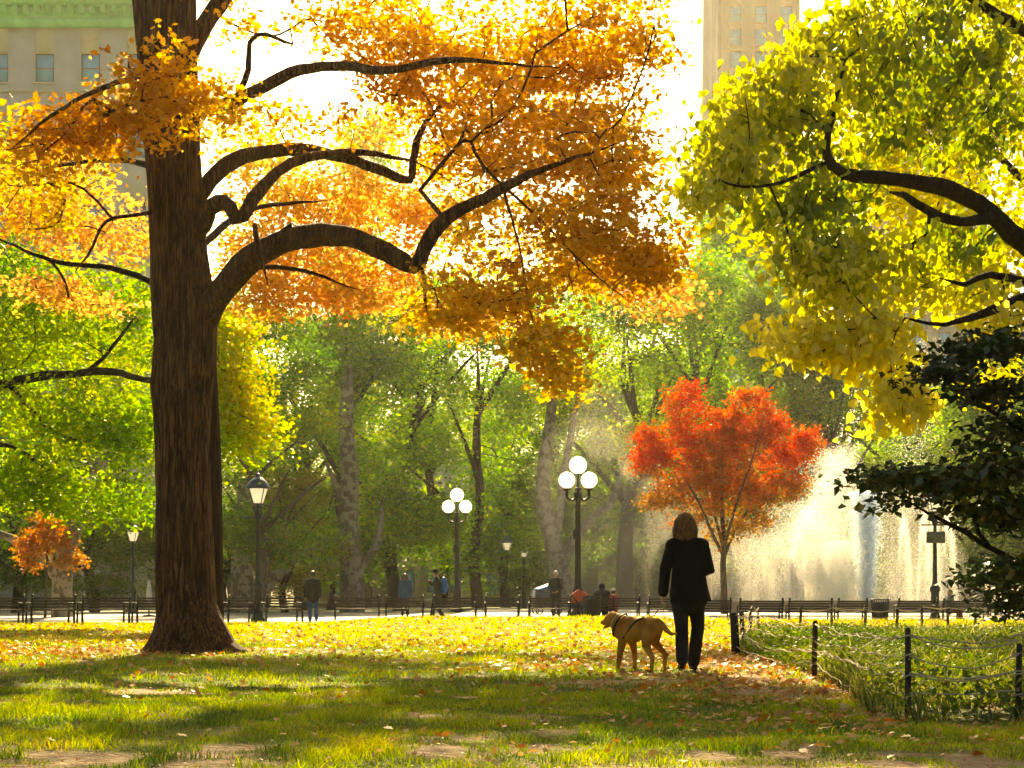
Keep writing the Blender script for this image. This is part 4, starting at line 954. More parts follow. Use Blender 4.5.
# ================================================================== FENCE round the bed
def rope_line(p0, p1, sag, rng, w=.007, wig=.02):
    n = max(6, int(np.linalg.norm(np.array(p1)-p0)/.12)); t = np.linspace(0, 1, n)[:, None]
    p = np.array(p0)*(1-t)+np.array(p1)*t; p[:, 2] -= sag*4*(t*(1-t))[:, 0]
    m = np.cumsum(rng.normal(0, wig, (n, 3)), 0)*.5; m -= m[0]*(1-t)+m[-1]*t; p = p+m*np.array([.5, .5, 1])
    return p, np.full(n, w)
def fence(posts, label, hs, seed, lines=(.52, .40, .27, .14), w=.005, r=.032):
    rng = np.random.default_rng(seed)
    o = posts[0]; t = thing('rope_fence', label, 'fence', (o[0], o[1], gz1(o[0], o[1])))
    base = np.array([o[0], o[1], gz1(o[0], o[1])]); tops = []
    for i, (x, y, *e) in enumerate(posts):
        rr = e[0] if e else r; hh = (e[1] if len(e) > 1 else hs)+rng.uniform(-.02, .02); z = gz1(x, y)
        lx, ly = rng.normal(0, .015, 2)
        b = MB(); p = [(x-base[0], y-base[1], z-base[2]-.1), (x-base[0]+lx*.5, y-base[1]+ly*.5, z-base[2]+hh*.5), (x-base[0]+lx, y-base[1]+ly, z-base[2]+hh-.015), (x-base[0]+lx, y-base[1]+ly, z-base[2]+hh)]
        b.tube(p, [rr*1.05, rr, rr*.95, rr*.6], 10); b.build('post', M['postwood'], t, False)
        tops.append(np.array([x, y, z])-base)
    for li, hz in enumerate(lines):
        b = MB()
        for i in range(len(tops)-1):
            a = tops[i]+(0, -r, hz*hs/.57+rng.normal(0, .02)); c = tops[i+1]+(0, -r, hz*hs/.57+rng.normal(0, .02))
            for s in range(1 if li % 2 else 2):
                p, rr = rope_line(a, c, rng.uniform(0.01, .09), rng, w, .018); b.tube(p, rr, 5)
            k = 10; q = [tops[i]+((r+.006)*math.cos(2*PI*j/k), (r+.006)*math.sin(2*PI*j/k), hz*hs/.57+.01*math.sin(j)) for j in range(k+1)]
            b.tube(q, np.full(k+1, w), 5)
        b.build('rope', M['rope'], t, True)
fence([(6.9, 9.9), (5.0, 9.75), (3.22, 9.55, .02, .46), (2.47, 9.35, .02), (2.9, 14.4, .026), (2.87, 19.2, .055), (3.35, 21.8), (4.6, 29), (6.0, 36.5)], 'low rope fence with dark wooden posts along the near side of the flower bed', .57, 4)
fence([(X(p, 38)+0, 38) for p in (800, 832, 865, 897, 922, 948, 975, 1005, 1050)], 'low rope fence at the rear of the flower bed before the benches', .57, 6, (.5, .3), .009, .035)

# ================================================================== FOUNTAIN
FD = 80.0; FX = X(850, FD)
fz = gz1(FX, FD)
ft = thing('fountain', 'round stone fountain throwing tall backlit sprays of water', 'fountain', (FX, FD, fz))
b = MB(); b.lathe([(9.6, -.05), (9.6, .42), (9.75, .45), (9.75, .55), (9.1, .55), (9.1, .3), (8.95, .3)], n=72); 
o = MB(); v = []; f = []; prof = [(9.6, -.05), (9.6, .42), (9.75, .45), (9.75, .58), (9.05, .58), (9.05, .1)]; n = 96
for r, z in prof:
    for k in range(n): v.append((r*math.cos(2*PI*k/n), r*math.sin(2*PI*k/n), z))
for i in range(len(prof)-1):
    for k in range(n): f.append((i*n+k, i*n+(k+1) % n, (i+1)*n+(k+1) % n, (i+1)*n+k))
mk('basin_rim', v, f, None, M['stone'], None, True, ft)
v = [(9.05*math.cos(2*PI*k/n), 9.05*math.sin(2*PI*k/n), .3) for k in range(n)]
mk('water_surface', v, [tuple(range(n))], None, M['water'], None, False, ft)
dm_, nt, out = new_mat('water_droplets')
tl = N(nt, 'ShaderNodeBsdfTranslucent'); tl.inputs['Color'].default_value = (.95, .93, .86, 1)
df = N(nt, 'ShaderNodeBsdfDiffuse'); df.inputs['Color'].default_value = (.8, .85, .9, 1)
mx = N(nt, 'ShaderNodeMixShader'); mx.inputs[0].default_value = .75; L(nt, df.outputs[0], mx.inputs[1]); L(nt, tl.outputs[0], mx.inputs[2]); L(nt, mx.outputs[0], out.inputs[0])
M['drop'] = dm_
M['solid_jet'] = simple('jet_water', (.72, .84, .95), .3, 0, .05, 3, 0, trans=.55)
def drops(name, pos, size, rng, kind=None, mat=None):
    n = len(pos); a = norm(rng.normal(0, 1, (n, 3))); b_ = norm(np.cross(a, rng.normal(0, 1, (n, 3)))); s = size[:, None]
    v = np.stack([pos+a*s, pos+(-.5*a+.86*b_)*s, pos+(-.5*a-.86*b_)*s], 1).reshape(-1, 3)
    o = mk(name, v, np.arange(3*n), np.full(n, 3), mat or M['drop'], None, False, ft)
    if kind: o['kind'] = kind
    return o
rng = np.random.default_rng(77)
def jet(x0, y0, vx, vy, hmax, n, spread, size, fall=.55, w0=.12):
    vz = math.sqrt(2*9.8*hmax); T = 2*vz/9.8
    t = rng.uniform(0, 1, n)**.9*T
    k = t/T
    sp = rng.normal(0, 1, (n, 3))*(w0+spread*k**1.5)[:, None]
    hh = rng.uniform(.82, 1.03, n)
    z = (vz*t-4.9*t*t)*hh
    p = np.c_[x0+vx*t, y0+vy*t, z+.3]+sp*np.array([1, 1, .5])
    p = p[p[:, 2] > .25]
    drops('jet', p, size*rng.uniform(.5, 1.5, len(p)), rng)
kx = FD/F
# central column
n = 42000; h = rng.uniform(0, 1, n)**.8*6.1
p = np.c_[(866-850)*kx+rng.normal(0, 1, n)*(.16+.035*h), rng.normal(0, .35, n), .3+h]
drops('jet', p, .035*rng.uniform(.5, 1.4, n), rng, None, M['solid_jet'])
# ring jets thrown toward the middle
for (px, hm, pe) in ((-2, 5.2, 12), (770, 5.0, 812), (785, 6.6, 825), (798, 7.6, 835), (812, 8.0, 845), (905, 4.6, 880), (925, 4.8, 893), (935, 4.8, 905), (950, 5.0, 915)):
    if px < 0: continue
    x0 = (px-850)*kx; T = 2*math.sqrt(2*9.8*hm)/9.8; vx = (pe-px)*kx*2/T*.8
    if px > 900:      # thin rising streams on the right
        x0, vx = (px-30-850)*kx, 20*kx*2/T
    y0 = -math.sqrt(max(0, 60-x0*x0))*.6
    jet(x0, y0, vx, -y0/T*1.2, hm, 9000 if px > 900 else 16000, .08 if px > 900 else .7, .016, w0=.05)
def cloud(name, px, py_top, wpx, n, size, power=1.0, depth=2.5, lo=.2, ns=.9, thr=.38, seed=0, pxs=None):
    H = (HY-py_top)/F*FD+CZ-fz
    u = rng.uniform(0, 1, n)**power; z = lo+u*H
    x = (px-850)*kx+rng.normal(0, wpx*kx, n)*(1-.45*u)
    y = rng.normal(0, depth, n)
    p = np.c_[x, y, z]; k = fbm(p*np.array([1, .6, .55]), ns, seed, 3)+rng.uniform(-.16, .16, n) > thr; p = p[k]
    drops(name, p, size*rng.uniform(.5, 1.5, len(p)), rng, 'stuff')
cloud('spray', 826, 455, 20, 110000, .015, 1.25, 2.5, seed=1, thr=.44)
cloud('spray', 796, 505, 28, 80000, .014, 1.3, 2.5, seed=2)
cloud('spray', 836, 545, 13, 70000, .018, 1.1, 1.6, seed=3, thr=.3)
cloud('spray', 910, 480, 24, 60000, .013, 1.1, 3, seed=4, thr=.4)
cloud('spray', 768, 540, 30, 40000, .013, 1.3, 3, seed=5, thr=.42)
cloud('spray', 912, 440, 12, 9000, .022, .6, 1.5, seed=6, thr=.4, lo=5)
mm, nt, out = new_mat('spray_mist')
vp = N(nt, 'ShaderNodeVolumePrincipled'); vp.inputs['Color'].default_value = (1, .96, .86, 1); vp.inputs['Density'].default_value = .018; vp.inputs['Anisotropy'].default_value = .55
L(nt, vp.outputs[0], out.inputs['Volume'])
md2 = mm.copy(); md2.name = 'drifting_mist'
for n_ in md2.node_tree.nodes:
    if n_.type == 'PRINCIPLED_VOLUME': n_.inputs['Density'].default_value = .009
for (px, zc_, rx, ry, rz, yy) in ((585, 4.5, 3.4, 3.6, 6.5, 3), (620, 3.5, 3.8, 3.6, 5, 3), (605, 8.5, 2.0, 2.4, 4.4, 3), (660, 3, 4, 4, 4.4, 2), (828, 2.6, 2.0, 3.2, 4.6, 0), (804, 1.8, 2.6, 3.5, 3.4, .5), (838, 1.2, 1.4, 2.0, 2.6, -.5), (905, 2.2, 2.6, 3.6, 4.2, .3), (930, 1.6, 2.2, 3, 3, .2), (770, 1.6, 3.2, 3.5, 3.0, 1), (725, 1.8, 4.0, 4, 3.4, 1.5), (600, 3.4, 2.6, 3.6, 5.2, 3), (570, 5.0, 1.8, 3, 5.0, 3.5), (640, 2.2, 3.6, 4, 3.6, 2.5), (598, 7.0, 1.4, 2.4, 3.4, 3)):
    e_ = MB(); e_.ball(((px-850)*kx, yy, zc_), 1.0, 28, 20, (rx, ry, rz)); mo = e_.build('mist', mm if px > 700 else md2, ft, True); mo['kind'] = 'stuff'

# ================================================================== FIGURES
def sweep(mb, pts, rads, n=14, ref=(1, 0, 0)):
    """closed tapered sweep with elliptical sections; rads = [(a,b)...] a along ref, b across; round ends"""
    pts = [np.array(p, float) for p in pts]; rads = [(r, r) if not isinstance(r, tuple) else r for r in rads]
    # rounded caps
    def capd(p, q, r):
        d = p-q; L_ = np.linalg.norm(d)+1e-9; return d/L_*min(r)
    P_ = []; R_ = []
    c = capd(pts[0], pts[1], rads[0]); P_ += [pts[0]+c*.97, pts[0]+c*.7]; R_ += [tuple(q*.2 for q in rads[0]), tuple(q*.7 for q in rads[0])]
    P_ += pts; R_ += rads
    c = capd(pts[-1], pts[-2], rads[-1]); P_ += [pts[-1]+c*.7, pts[-1]+c*.97]; R_ += [tuple(q*.7 for q in rads[-1]), tuple(q*.2 for q in rads[-1])]
    P_ = np.array(P_); T = np.zeros_like(P_); T[1:-1] = P_[2:]-P_[:-2]; T[0] = P_[1]-P_[0]; T[-1] = P_[-1]-P_[-2]; T = norm(T)
    v = []; f = []
    for p, t, (a, b) in zip(P_, T, R_):
        u = np.array(ref, float); u = u-t*np.dot(u, t)
        if np.linalg.norm(u) < .15: u = np.cross(t, (0, 1., 0))
        u /= np.linalg.norm(u); w = np.cross(t, u)
        for k in range(n):
            an = 2*PI*k/n; v.append(p+u*a*math.cos(an)+w*b*math.sin(an))
    m_ = len(P_)
    for i in range(m_-1):
        for k in range(n): f.append((i*n+k, i*n+(k+1) % n, (i+1)*n+(k+1) % n, (i+1)*n+k))
    f.append(tuple(range(n-1, -1, -1))); f.append(tuple((m_-1)*n+k for k in range(n)))
    mb.add(v, f)
def remesh(mb, name, mat, parent, vox=.01, smooth=6):
    o = mb.build('tmp', None, None)
    md = o.modifiers.new('r', 'REMESH'); md.mode = 'VOXEL'; md.voxel_size = vox; md.use_smooth_shade = True
    s = o.modifiers.new('s', 'SMOOTH'); s.factor = .5; s.iterations = smooth
    dg = bpy.context.evaluated_depsgraph_get(); dg.update()
    me = bpy.data.meshes.new_from_object(o.evaluated_get(dg)); bpy.data.objects.remove(o)
    me.materials.clear(); me.materials.append(mat)
    me.polygons.foreach_set('use_smooth', np.ones(len(me.polygons), bool))
    ob = bpy.data.objects.new(name, me); COL.objects.link(ob); ob.parent = parent
    return ob
def cloth(name, col, rough=.9, bump=.4): return simple(name, col, rough, 0, .3, 7, .9, 11, .15)
SKIN = simple('skin', (.5, .28, .18), .5, 0, .08, 10, .05)
def hand(mb, wr, d, side, fwd=(0, 1, 0), k=1.0):
    """palm and five separate curled fingers; wr wrist, d hand direction, side thumb direction"""
    d = np.array(d, float); d /= np.linalg.norm(d); s = np.array(side, float); s = s-d*np.dot(s, d); s /= np.linalg.norm(s); c = np.cross(d, s)
    if np.dot(c, fwd) < 0: c = -c
    wr = np.array(wr, float)
    sweep(mb, [wr-d*.02*k, wr+d*.03*k, wr+d*.075*k], [(.02*k, .024*k), (.018*k, .036*k), (.014*k, .038*k)], 12, c)
    for i, (o_, l) in enumerate(((.03, .065), (.01, .075), (-.011, .07), (-.03, .055))):
        p = wr+d*.078*k+s*o_*k; sweep(mb, [p-d*.02*k, p+d*l*.4*k, p+d*l*.75*k+c*l*.25*k, p+d*l*.9*k+c*l*.55*k], [.0095*k, .009*k, .0085*k, .0075*k], 8)
    p = wr+d*.02*k+s*.03*k; sweep(mb, [p-s*.01, p+d*.025*k+s*.022*k, p+d*.055*k+s*.03*k+c*.012*k], [.012*k, .0105*k, .0085*k], 8)
def person(label, loc, rz, H=1.72, J=None, cols=None, vox=.02, hairlen=0, fem=False, extra=None, gait=None, hands=True, group=None, jlen=.78, bulk=1.0, hood=False, hat=None):
    """local frame: x to the person's right, y forward, z up, standing height 1.72"""
    t = thing('person', label, 'person', loc, rz, group)
    s = H/1.72
    j = dict(hipL=(-.09, 0, .9), hipR=(.09, 0, .9), kneeL=(-.1, .02, .49), kneeR=(.1, .02, .49), ankL=(-.1, -.02, .09), ankR=(.1, -.02, .09),
             pel=(0, 0, .93), waist=(0, 0, 1.08), chest=(0, 0, 1.27), neck=(0, -.01, 1.45), head=(0, .02, 1.6),
             shL=(-.175, 0, 1.39), shR=(.175, 0, 1.39), elL=(-.23, -.02, 1.1), elR=(.23, -.02, 1.1), wrL=(-.23, .05, .86), wrR=(.23, .05, .86))
    if J: j.update(J)
    j = {k: np.array(v, float)*s for k, v in j.items()}
    def R(*a): return [tuple(q*s for q in r) if isinstance(r, tuple) else r*s for r in a]
    def legs(mb, e=0.0, ank=True):
        for q in 'LR':
            h, k, a = j['hip'+q], j['knee'+q], j['ank'+q]
            end = a if ank else a
            sweep(mb, [h, h*.5+k*.5, k, k*.45+a*.55, end], R((.088+e, .092+e), (.075+e, .078+e), .055+e, .055+e, .038+e*1.6))
        sweep(mb, [j['pel']-(0, 0, .06*s), j['pel'], j['waist']], R((.155+e, .11+e), (.16+e, .115+e), (.13+e, .09+e)))
    def torso(mb, e=0.0, bot=None):
        sh = (j['shL']+j['shR'])/2; up = j['neck']-j['chest']; 
        pts = [j['pel'], j['waist'], j['chest'], sh-(0, 0, .03*s), sh+(0, 0, .02*s)]; rr = R((.155+e, .11+e), ((.125 if fem else .14)+e, .09+e), (.155+e, .11+e), (.16+e, .09+e), (.10+e, .06+e))
        if bot is not None: pts = [bot, j['pel']*.6+bot*.4]+pts[1:]; rr = R((.175+e, .13+e), (.17+e, .125+e))+rr[1:]
        sweep(mb, pts, rr)
        for q in 'LR': sweep(mb, [j['neck']-(0, 0, .05*s), j['sh'+q]], R(.05+e, .055+e))
    def arms(mb, e=0.0, end=1.0):
        for q in 'LR':
            a, b_, c = j['sh'+q], j['el'+q], j['wr'+q]; c = b_+(c-b_)*end
            sweep(mb, [a, a*.5+b_*.5, b_, b_*.5+c*.5, c], R(.055+e, .048+e, .042+e, .037+e, .027+e*1.5))
    def headg(mb):
        h = j['head']; nk = j['neck']; fw = np.array([0, 1, 0])
        sweep(mb, [nk-(0, 0, .06*s), nk, h-(0, .01*s, .05*s)], R(.06, .05, .05))
        mb.ball(h+np.array([0, -.005, .02])*s, .095*s, 16, 12, (.8, .98, 1.1)); mb.ball(h+np.array([0, .025, -.05])*s, .065*s, 14, 10, (.85, 1, 1.05))
        sweep(mb, [h+np.array([0, .09, .02])*s, h+np.array([0, .112, -.02])*s], R(.01, .016), 8)
        mb.ball(h+np.array([0, .088, -.055])*s, .02*s, 8, 6, (1.2, .6, .45))
        for q in (-1, 1): mb.ball(h+np.array([.078*q, 0, -.005])*s, .03*s, 8, 6, (.4, .7, 1.1)); mb.ball(h+np.array([.032*q, .082, .025])*s, .014*s, 8, 6)
    c = cols
    if len(c['top']) == 3: pass
    body = MB(); headg(body); torso(body); legs(body); arms(body)
    for q, sg in (('L', 1), ('R', -1)):
        a = j['ank'+q]; sweep(body, [a, a+np.array([0, .02, -.05])*s, a+np.array([0, .12, -.06])*s], R(.036, .035, .03), 10)
        d = j['wr'+q]-j['el'+q]; hand(body, j['wr'+q], d, (sg*.3, 1, 0), (sg, 0, 0), s) if hands == True else None
    remesh(body, 'body', SKIN, t, vox, 3)
    top = MB(); bot = None
    if jlen is not None: bot = j['pel']+np.array([0, 0, (jlen-.93)*s])*(1 if abs(j['pel'][2]-.93*s) < .1 else .3)
    torso(top, .02*bulk, bot); arms(top, .016*bulk, .97)
    if hood:
        top.ball(j['head']+np.array([0, -.02, .02])*s, .125*s, 14, 10, (.95, 1, 1.1)); sweep(top, [j['neck'], j['head']-(0, .03*s, .05*s)], R(.09, .09))
    else: sweep(top, [j['neck']-(0, 0, .05*s), j['neck']+(0, 0, .0)], R(.075, .064))
    remesh(top, 'jacket', cloth('jacket_cloth', c['top']), t, vox, 4)
    lo = MB(); legs(lo, .012*bulk); remesh(lo, 'trousers', cloth('trouser_cloth', c['leg']), t, vox, 3)
    for q in 'LR':
        sh_ = MB(); a = j['ank'+q]; tl_ = j.get('toe'+q, a+np.array([0, .15, -.055])*s)
        hl = a+np.array([0, -.035, -.055])*s
        if 'heel'+q in j: hl = j['heel'+q]
        sweep(sh_, [a+np.array([0, 0, .01])*s, (a+hl)/2], R(.042, .042), 10); sweep(sh_, [hl, (hl+tl_)/2, tl_], R((.04, .034), (.045, .032), (.04, .026)), 12)
        remesh(sh_, 'shoe', cloth('shoe_leather', c.get('shoe', (.02, .018, .015)), .5, .1), t, min(vox, .012), 2)
    if hairlen is not None and not hood:
        hr = MB(); h = j['head']
        hr.ball(h+np.array([0, -.022, .035])*s, .108*s, 18, 12, (.88, .95, 1.02))
        if hairlen > 0:
            zz = -hairlen
            for q in (-1, -.5, 0, .5, 1):
                x_ = q*.075; yb = -.06 if abs(q) < 1 else -.02
                sweep(hr, [h+np.array([x_, yb, .05])*s, h+np.array([x_*1.35, yb-.015, -.06])*s, h+np.array([x_*1.42, yb-.01, zz])*s], R(.04, .042, .026), 10)
        remesh(hr, 'hair', c['hair'], t, min(vox, .012), 3)
    if hat:
        hb = MB(); h = j['head']; hb.ball(h+np.array([0, -.01, .055])*s, .112*s, 16, 10, (.9, 1, .85)); remesh(hb, 'hat', cloth('hat_wool', hat), t, .014, 2)
    return t, j
def hairmat(name, col, trans=.35):
    m, nt, out = new_mat(name)
    tc = N(nt, 'ShaderNodeTexCoord'); mp = N(nt, 'ShaderNodeMapping'); mp.inputs['Scale'].default_value = (90, 90, 6); L(nt, tc.outputs['Object'], mp.inputs['Vector'])
    nz = N(nt, 'ShaderNodeTexNoise'); nz.inputs['Scale'].default_value = 1.5; L(nt, mp.outputs[0], nz.inputs['Vector'])
    cr = N(nt, 'ShaderNodeValToRGB'); cr.color_ramp.elements[0].color = (*[q*.45 for q in col], 1); cr.color_ramp.elements[1].color = (*[min(1, q*1.5) for q in col], 1)
    cr.color_ramp.elements[0].position = .35; cr.color_ramp.elements[1].position = .65; L(nt, nz.outputs['Fac'], cr.inputs['Fac'])
    b = N(nt, 'ShaderNodeBsdfPrincipled'); b.inputs['Roughness'].default_value = .4; L(nt, cr.outputs[0], b.inputs['Base Color'])
    bp = N(nt, 'ShaderNodeBump'); bp.inputs['Strength'].default_value = .8; bp.inputs['Distance'].default_value = .01; L(nt, nz.outputs['Fac'], bp.inputs['Height']); L(nt, bp.outputs[0], b.inputs['Normal'])
    tr = N(nt, 'ShaderNodeBsdfTranslucent'); L(nt, cr.outputs[0], tr.inputs['Color']); mx = N(nt, 'ShaderNodeMixShader'); mx.inputs[0].default_value = trans
    L(nt, b.outputs[0], mx.inputs[1]); L(nt, tr.outputs[0], mx.inputs[2]); L(nt, mx.outputs[0], out.inputs[0]); return m
BLOND = hairmat('blond_hair', (.2, .095, .035), .45); BROWN = hairmat('brown_hair', (.05, .03, .015), .1); WHITE = hairmat('white_hair', (.7, .68, .62), .3)

# the walking woman, seen from behind
WD = 15.8; WX = X(687, WD); wz = gz1(WX, WD)
JW = dict(hipL=(-.085, 0, .88), hipR=(.09, 0, .88), kneeL=(-.06, -.02, .48), kneeR=(.125, .06, .48), ankL=(-.072, -.18, .13), ankR=(.085, .12, .085),
          pel=(.02, 0, .92), waist=(.02, 0, 1.07), chest=(.01, .01, 1.25), neck=(-.01, 0, 1.43), head=(-.02, .03, 1.575),
          shL=(-.155, 0, 1.36), shR=(.16, 0, 1.36), elL=(-.235, -.02, 1.10), elR=(.235, -.04, 1.09), wrL=(-.255, .03, .85), wrR=(.1, .2, 1.06),
          toeL=(-.072, -.06, .035), heelL=(-.072, -.22, .105), toeR=(.09, .26, .035), heelR=(.085, .08, .035))
wt_, jw = person('woman in black jacket and dark trousers walking away beside the dog', (WX, WD, wz), 0, 1.68, JW,
                 dict(top=(.008, .007, .008), leg=(.016, .017, .02), shoe=(.02, .017, .014), hair=BLOND), .0065, .13, True, jlen=.76, bulk=1.35)
# jacket flare + pocket welt and vent give the coat its outline
fl = MB(); fv = []; ff_ = []; pf = [(1.22, .165, .115, .01), (1.05, .178, .12, .02), (.95, .19, .13, .022), (.84, .207, .145, .03), (.765, .222, .155, .036), (.755, .218, .15, .036), (.76, .18, .12, .03)]
for z_, a_, b_, x_ in pf:
    for k in range(28):
        an = 2*PI*k/28; fv.append((x_+a_*math.cos(an)*(1+.02*math.sin(an*5)*(1.2-z_)), b_*math.sin(an)*(1+.05*math.sin(an*7)*(1.2-z_)), z_-.02*math.cos(an)))
for i in range(len(pf)-1):
    for k in range(28): ff_.append((i*28+k, i*28+(k+1) % 28, (i+1)*28+(k+1) % 28, (i+1)*28+k))
ff_.append(tuple(range(27, -1, -1))); ff_.append(tuple((len(pf)-1)*28+k for k in range(28))); fl.add(fv, ff_)

remesh(fl, 'jacket_skirt', cloth('jacket_cloth', (.008, .007, .008)), wt_, .01, 2)
rs = np.random.default_rng(91); hv = []; hs_n = 900
hc = jw['head']; an = rs.uniform(0, 2*PI, hs_n); top = rs.uniform(-.02, .115, hs_n)
kk = np.array([0, .35, .7, 1.0]); V_ = []
for a_, t_ in zip(an, top):
    if math.sin(a_) > .5: continue
    rr_ = math.sqrt(max(.0, .11**2-(t_)**2)); ln = rs.uniform(.12, .2); fl_ = rs.uniform(.98, 1.12)
    for i_ in range(3):
        def q_(u): return hc+np.array([math.cos(a_)*(rr_*.93*(1-u)+.108*u*fl_)*.97, math.sin(a_)*(rr_*(1-u)+.085*u)-.022, .035+t_-(t_+ln)*u])
        p0, p1 = q_(kk[i_]), q_(kk[i_+1]); w_ = np.array([math.sin(a_), -math.cos(a_), 0])*.0011+rs.normal(0, .0004, 3)
        V_ += [p0-w_, p0+w_, p1+w_, p1-w_]
mk('hair_strands', V_, np.arange(len(V_)), np.full(len(V_)//4, 4), hairmat('hair_strand', (.45, .26, .11), .6), None, False, wt_)  # paler ribbons added round the hair outline for a rim glow
# ------------------------------------------------------------------ dog
def DJ(px, py, y): return ((px-640)/95.0, y, (671-py)/95.0)
dgx = X(640, WD)
dog = thing('dog', 'golden labrador in a dark harness standing with its tail low, facing left', 'dog', (dgx, WD, gz1(dgx, WD)))
b = MB()
RX = (0, 1, 0)
sweep(b, [DJ(654, 627, -.17), DJ(648, 627, -.10), DJ(640, 629, 0), DJ(632, 630, .08), DJ(625.5, 629, .15), DJ(621, 629, .19)], [(.085, .10), (.10, .115), (.10, .115), (.118, .15), (.115, .145), (.09, .12)], 20, (.75, .65, 0))
sweep(b, [DJ(624, 626, .16), DJ(619.5, 622, .22), DJ(616, 619, .26)], [(.095, .115), (.08, .095), (.065, .08)], 16, (.7, .7, 0))
# head
sweep(b, [DJ(617.5, 618.5, .25), DJ(614, 618, .28), DJ(611, 619, .30)], [(.07, .072), (.075, .076), (.055, .058)], 16, (.7, .7, 0))
sweep(b, [DJ(611.5, 620, .295), DJ(608, 621.5, .32), DJ(605, 622.5, .34)], [(.043, .045), (.036, .037), (.03, .029)], 12, (.7, .7, 0))
sweep(b, [DJ(612, 624, .29), DJ(609, 626.5, .315), DJ(606.8, 627.5, .33)], [(.03, .024), (.026, .017), (.02, .013)], 12, (.7, .7, 0))
# ears
for (e0, e1, e2) in ((DJ(616, 614.5, .20), DJ(617.5, 619, .185), DJ(616.5, 624, .195)), (DJ(614, 614, .34), DJ(615, 618, .37), DJ(614, 623, .37))):
    sweep(b, [e0, e1, e2], [(.018, .03), (.016, .042), (.012, .026)], 10, (.35, -.94, 0))
# front legs
sweep(b, [DJ(624, 634, .10), DJ(622.5, 644, .10), DJ(620.5, 655, .11), DJ(619, 664, .115), DJ(618.3, 668.3, .11)], [(.06, .075), (.045, .052), (.031, .034), (.025, .027), (.027, .028)], 12)
sweep(b, [DJ(618.5, 669.3, .11), DJ(616.2, 669.6, .13)], [.022, .02], 10)
sweep(b, [DJ(631, 636, .24), DJ(635, 645, .23), DJ(636.5, 655, .22), DJ(636.5, 664, .22), DJ(636.5, 668.5, .22)], [(.06, .07), (.042, .05), (.03, .033), (.025, .027), (.027, .028)], 12)
sweep(b, [DJ(636.5, 669.3, .22), DJ(634.4, 669.6, .24)], [.022, .02], 10)
# hind legs: thigh, stifle forward, hock back
sweep(b, [DJ(649, 628, -.18), DJ(646, 637, -.18), DJ(645, 645, -.15), DJ(648, 652, -.2), DJ(650.6, 657, -.23), DJ(649.8, 663, -.22), DJ(649.2, 668.5, -.21)], [(.075, .10), (.07, .09), (.048, .055), (.033, .038), (.027, .03), (.023, .025), (.025, .027)], 12)
sweep(b, [DJ(649.4, 669.4, -.21), DJ(646.8, 669.7, -.19)], [.022, .02], 10)
sweep(b, [DJ(655, 628, -.08), DJ(654, 637, -.04), DJ(655.5, 643, -.02), DJ(660.5, 649, -.05), DJ(664.6, 653.5, -.08), DJ(664, 661, -.08), DJ(663.6, 667.5, -.075)], [(.075, .10), (.07, .085), (.047, .055), (.033, .038), (.027, .03), (.023, .025), (.025, .027)], 12)
sweep(b, [DJ(663.8, 668.6, -.07), DJ(661.2, 669.4, -.05)], [.022, .02], 10)
# tail
sweep(b, [DJ(655.5, 621, -.2), DJ(659.5, 623.5, -.24), DJ(664, 629.5, -.27), DJ(668.5, 633, -.28), DJ(673.5, 632.5, -.28)], [.042, .033, .026, .021, .012], 12)
FUR = None
m, nt, out = new_mat('golden_fur')
tc = N(nt, 'ShaderNodeTexCoord'); nz = N(nt, 'ShaderNodeTexNoise'); nz.inputs['Scale'].default_value = 5; L(nt, tc.outputs['Object'], nz.inputs['Vector'])
cr = N(nt, 'ShaderNodeValToRGB'); cr.color_ramp.elements[0].color = (.28, .11, .018, 1); cr.color_ramp.elements[1].color = (.55, .27, .06, 1); cr.color_ramp.elements[0].position = .35; cr.color_ramp.elements[1].position = .65
L(nt, nz.outputs['Fac'], cr.inputs['Fac'])
mp = N(nt, 'ShaderNodeMapping'); mp.inputs['Scale'].default_value = (40, 40, 160); L(nt, tc.outputs['Object'], mp.inputs['Vector'])
n2 = N(nt, 'ShaderNodeTexNoise'); n2.inputs['Scale'].default_value = 2; L(nt, mp.outputs[0], n2.inputs['Vector'])
bs = N(nt, 'ShaderNodeBsdfPrincipled'); bs.inputs['Roughness'].default_value = .85; bs.inputs['Specular IOR Level'].default_value = .15; bs.inputs['Sheen Weight'].default_value = .15; bs.inputs['Sheen Tint'].default_value = (.9, .5, .2, 1); bs.inputs['Sheen Roughness'].default_value = .4
L(nt, cr.outputs[0], bs.inputs['Base Color']); bp = N(nt, 'ShaderNodeBump'); bp.inputs['Strength'].default_value = .7; bp.inputs['Distance'].default_value = .012
L(nt, n2.outputs['Fac'], bp.inputs['Height']); L(nt, bp.outputs[0], bs.inputs['Normal']); L(nt, bs.outputs[0], out.inputs[0]); FUR = m
remesh(b, 'body', FUR, dog, .006, 4)
BLK = simple('black_strap', (.012, .012, .013), .5, 0, .2)
nb_ = MB(); nb_.ball(DJ(603.6, 622, .35), .016, 10, 8, (.8, .8, .8)); nb_.build('nose', BLK, dog, True)
ey = MB(); ey.ball(DJ(610.6, 617.2, .232), .009, 8, 6); ey.ball(DJ(609.8, 617, .345), .009, 8, 6); ey.build('eyes', BLK, dog, True)
tg = MB(); sweep(tg, [DJ(609, 625.5, .31), DJ(606.5, 626.8, .335), DJ(605.6, 629, .34)], [(.014, .006), (.015, .006), (.012, .005)], 8, (.7, .7, 0)); tg.build('tongue', simple('tongue', (.5, .12, .1), .4), dog, True)
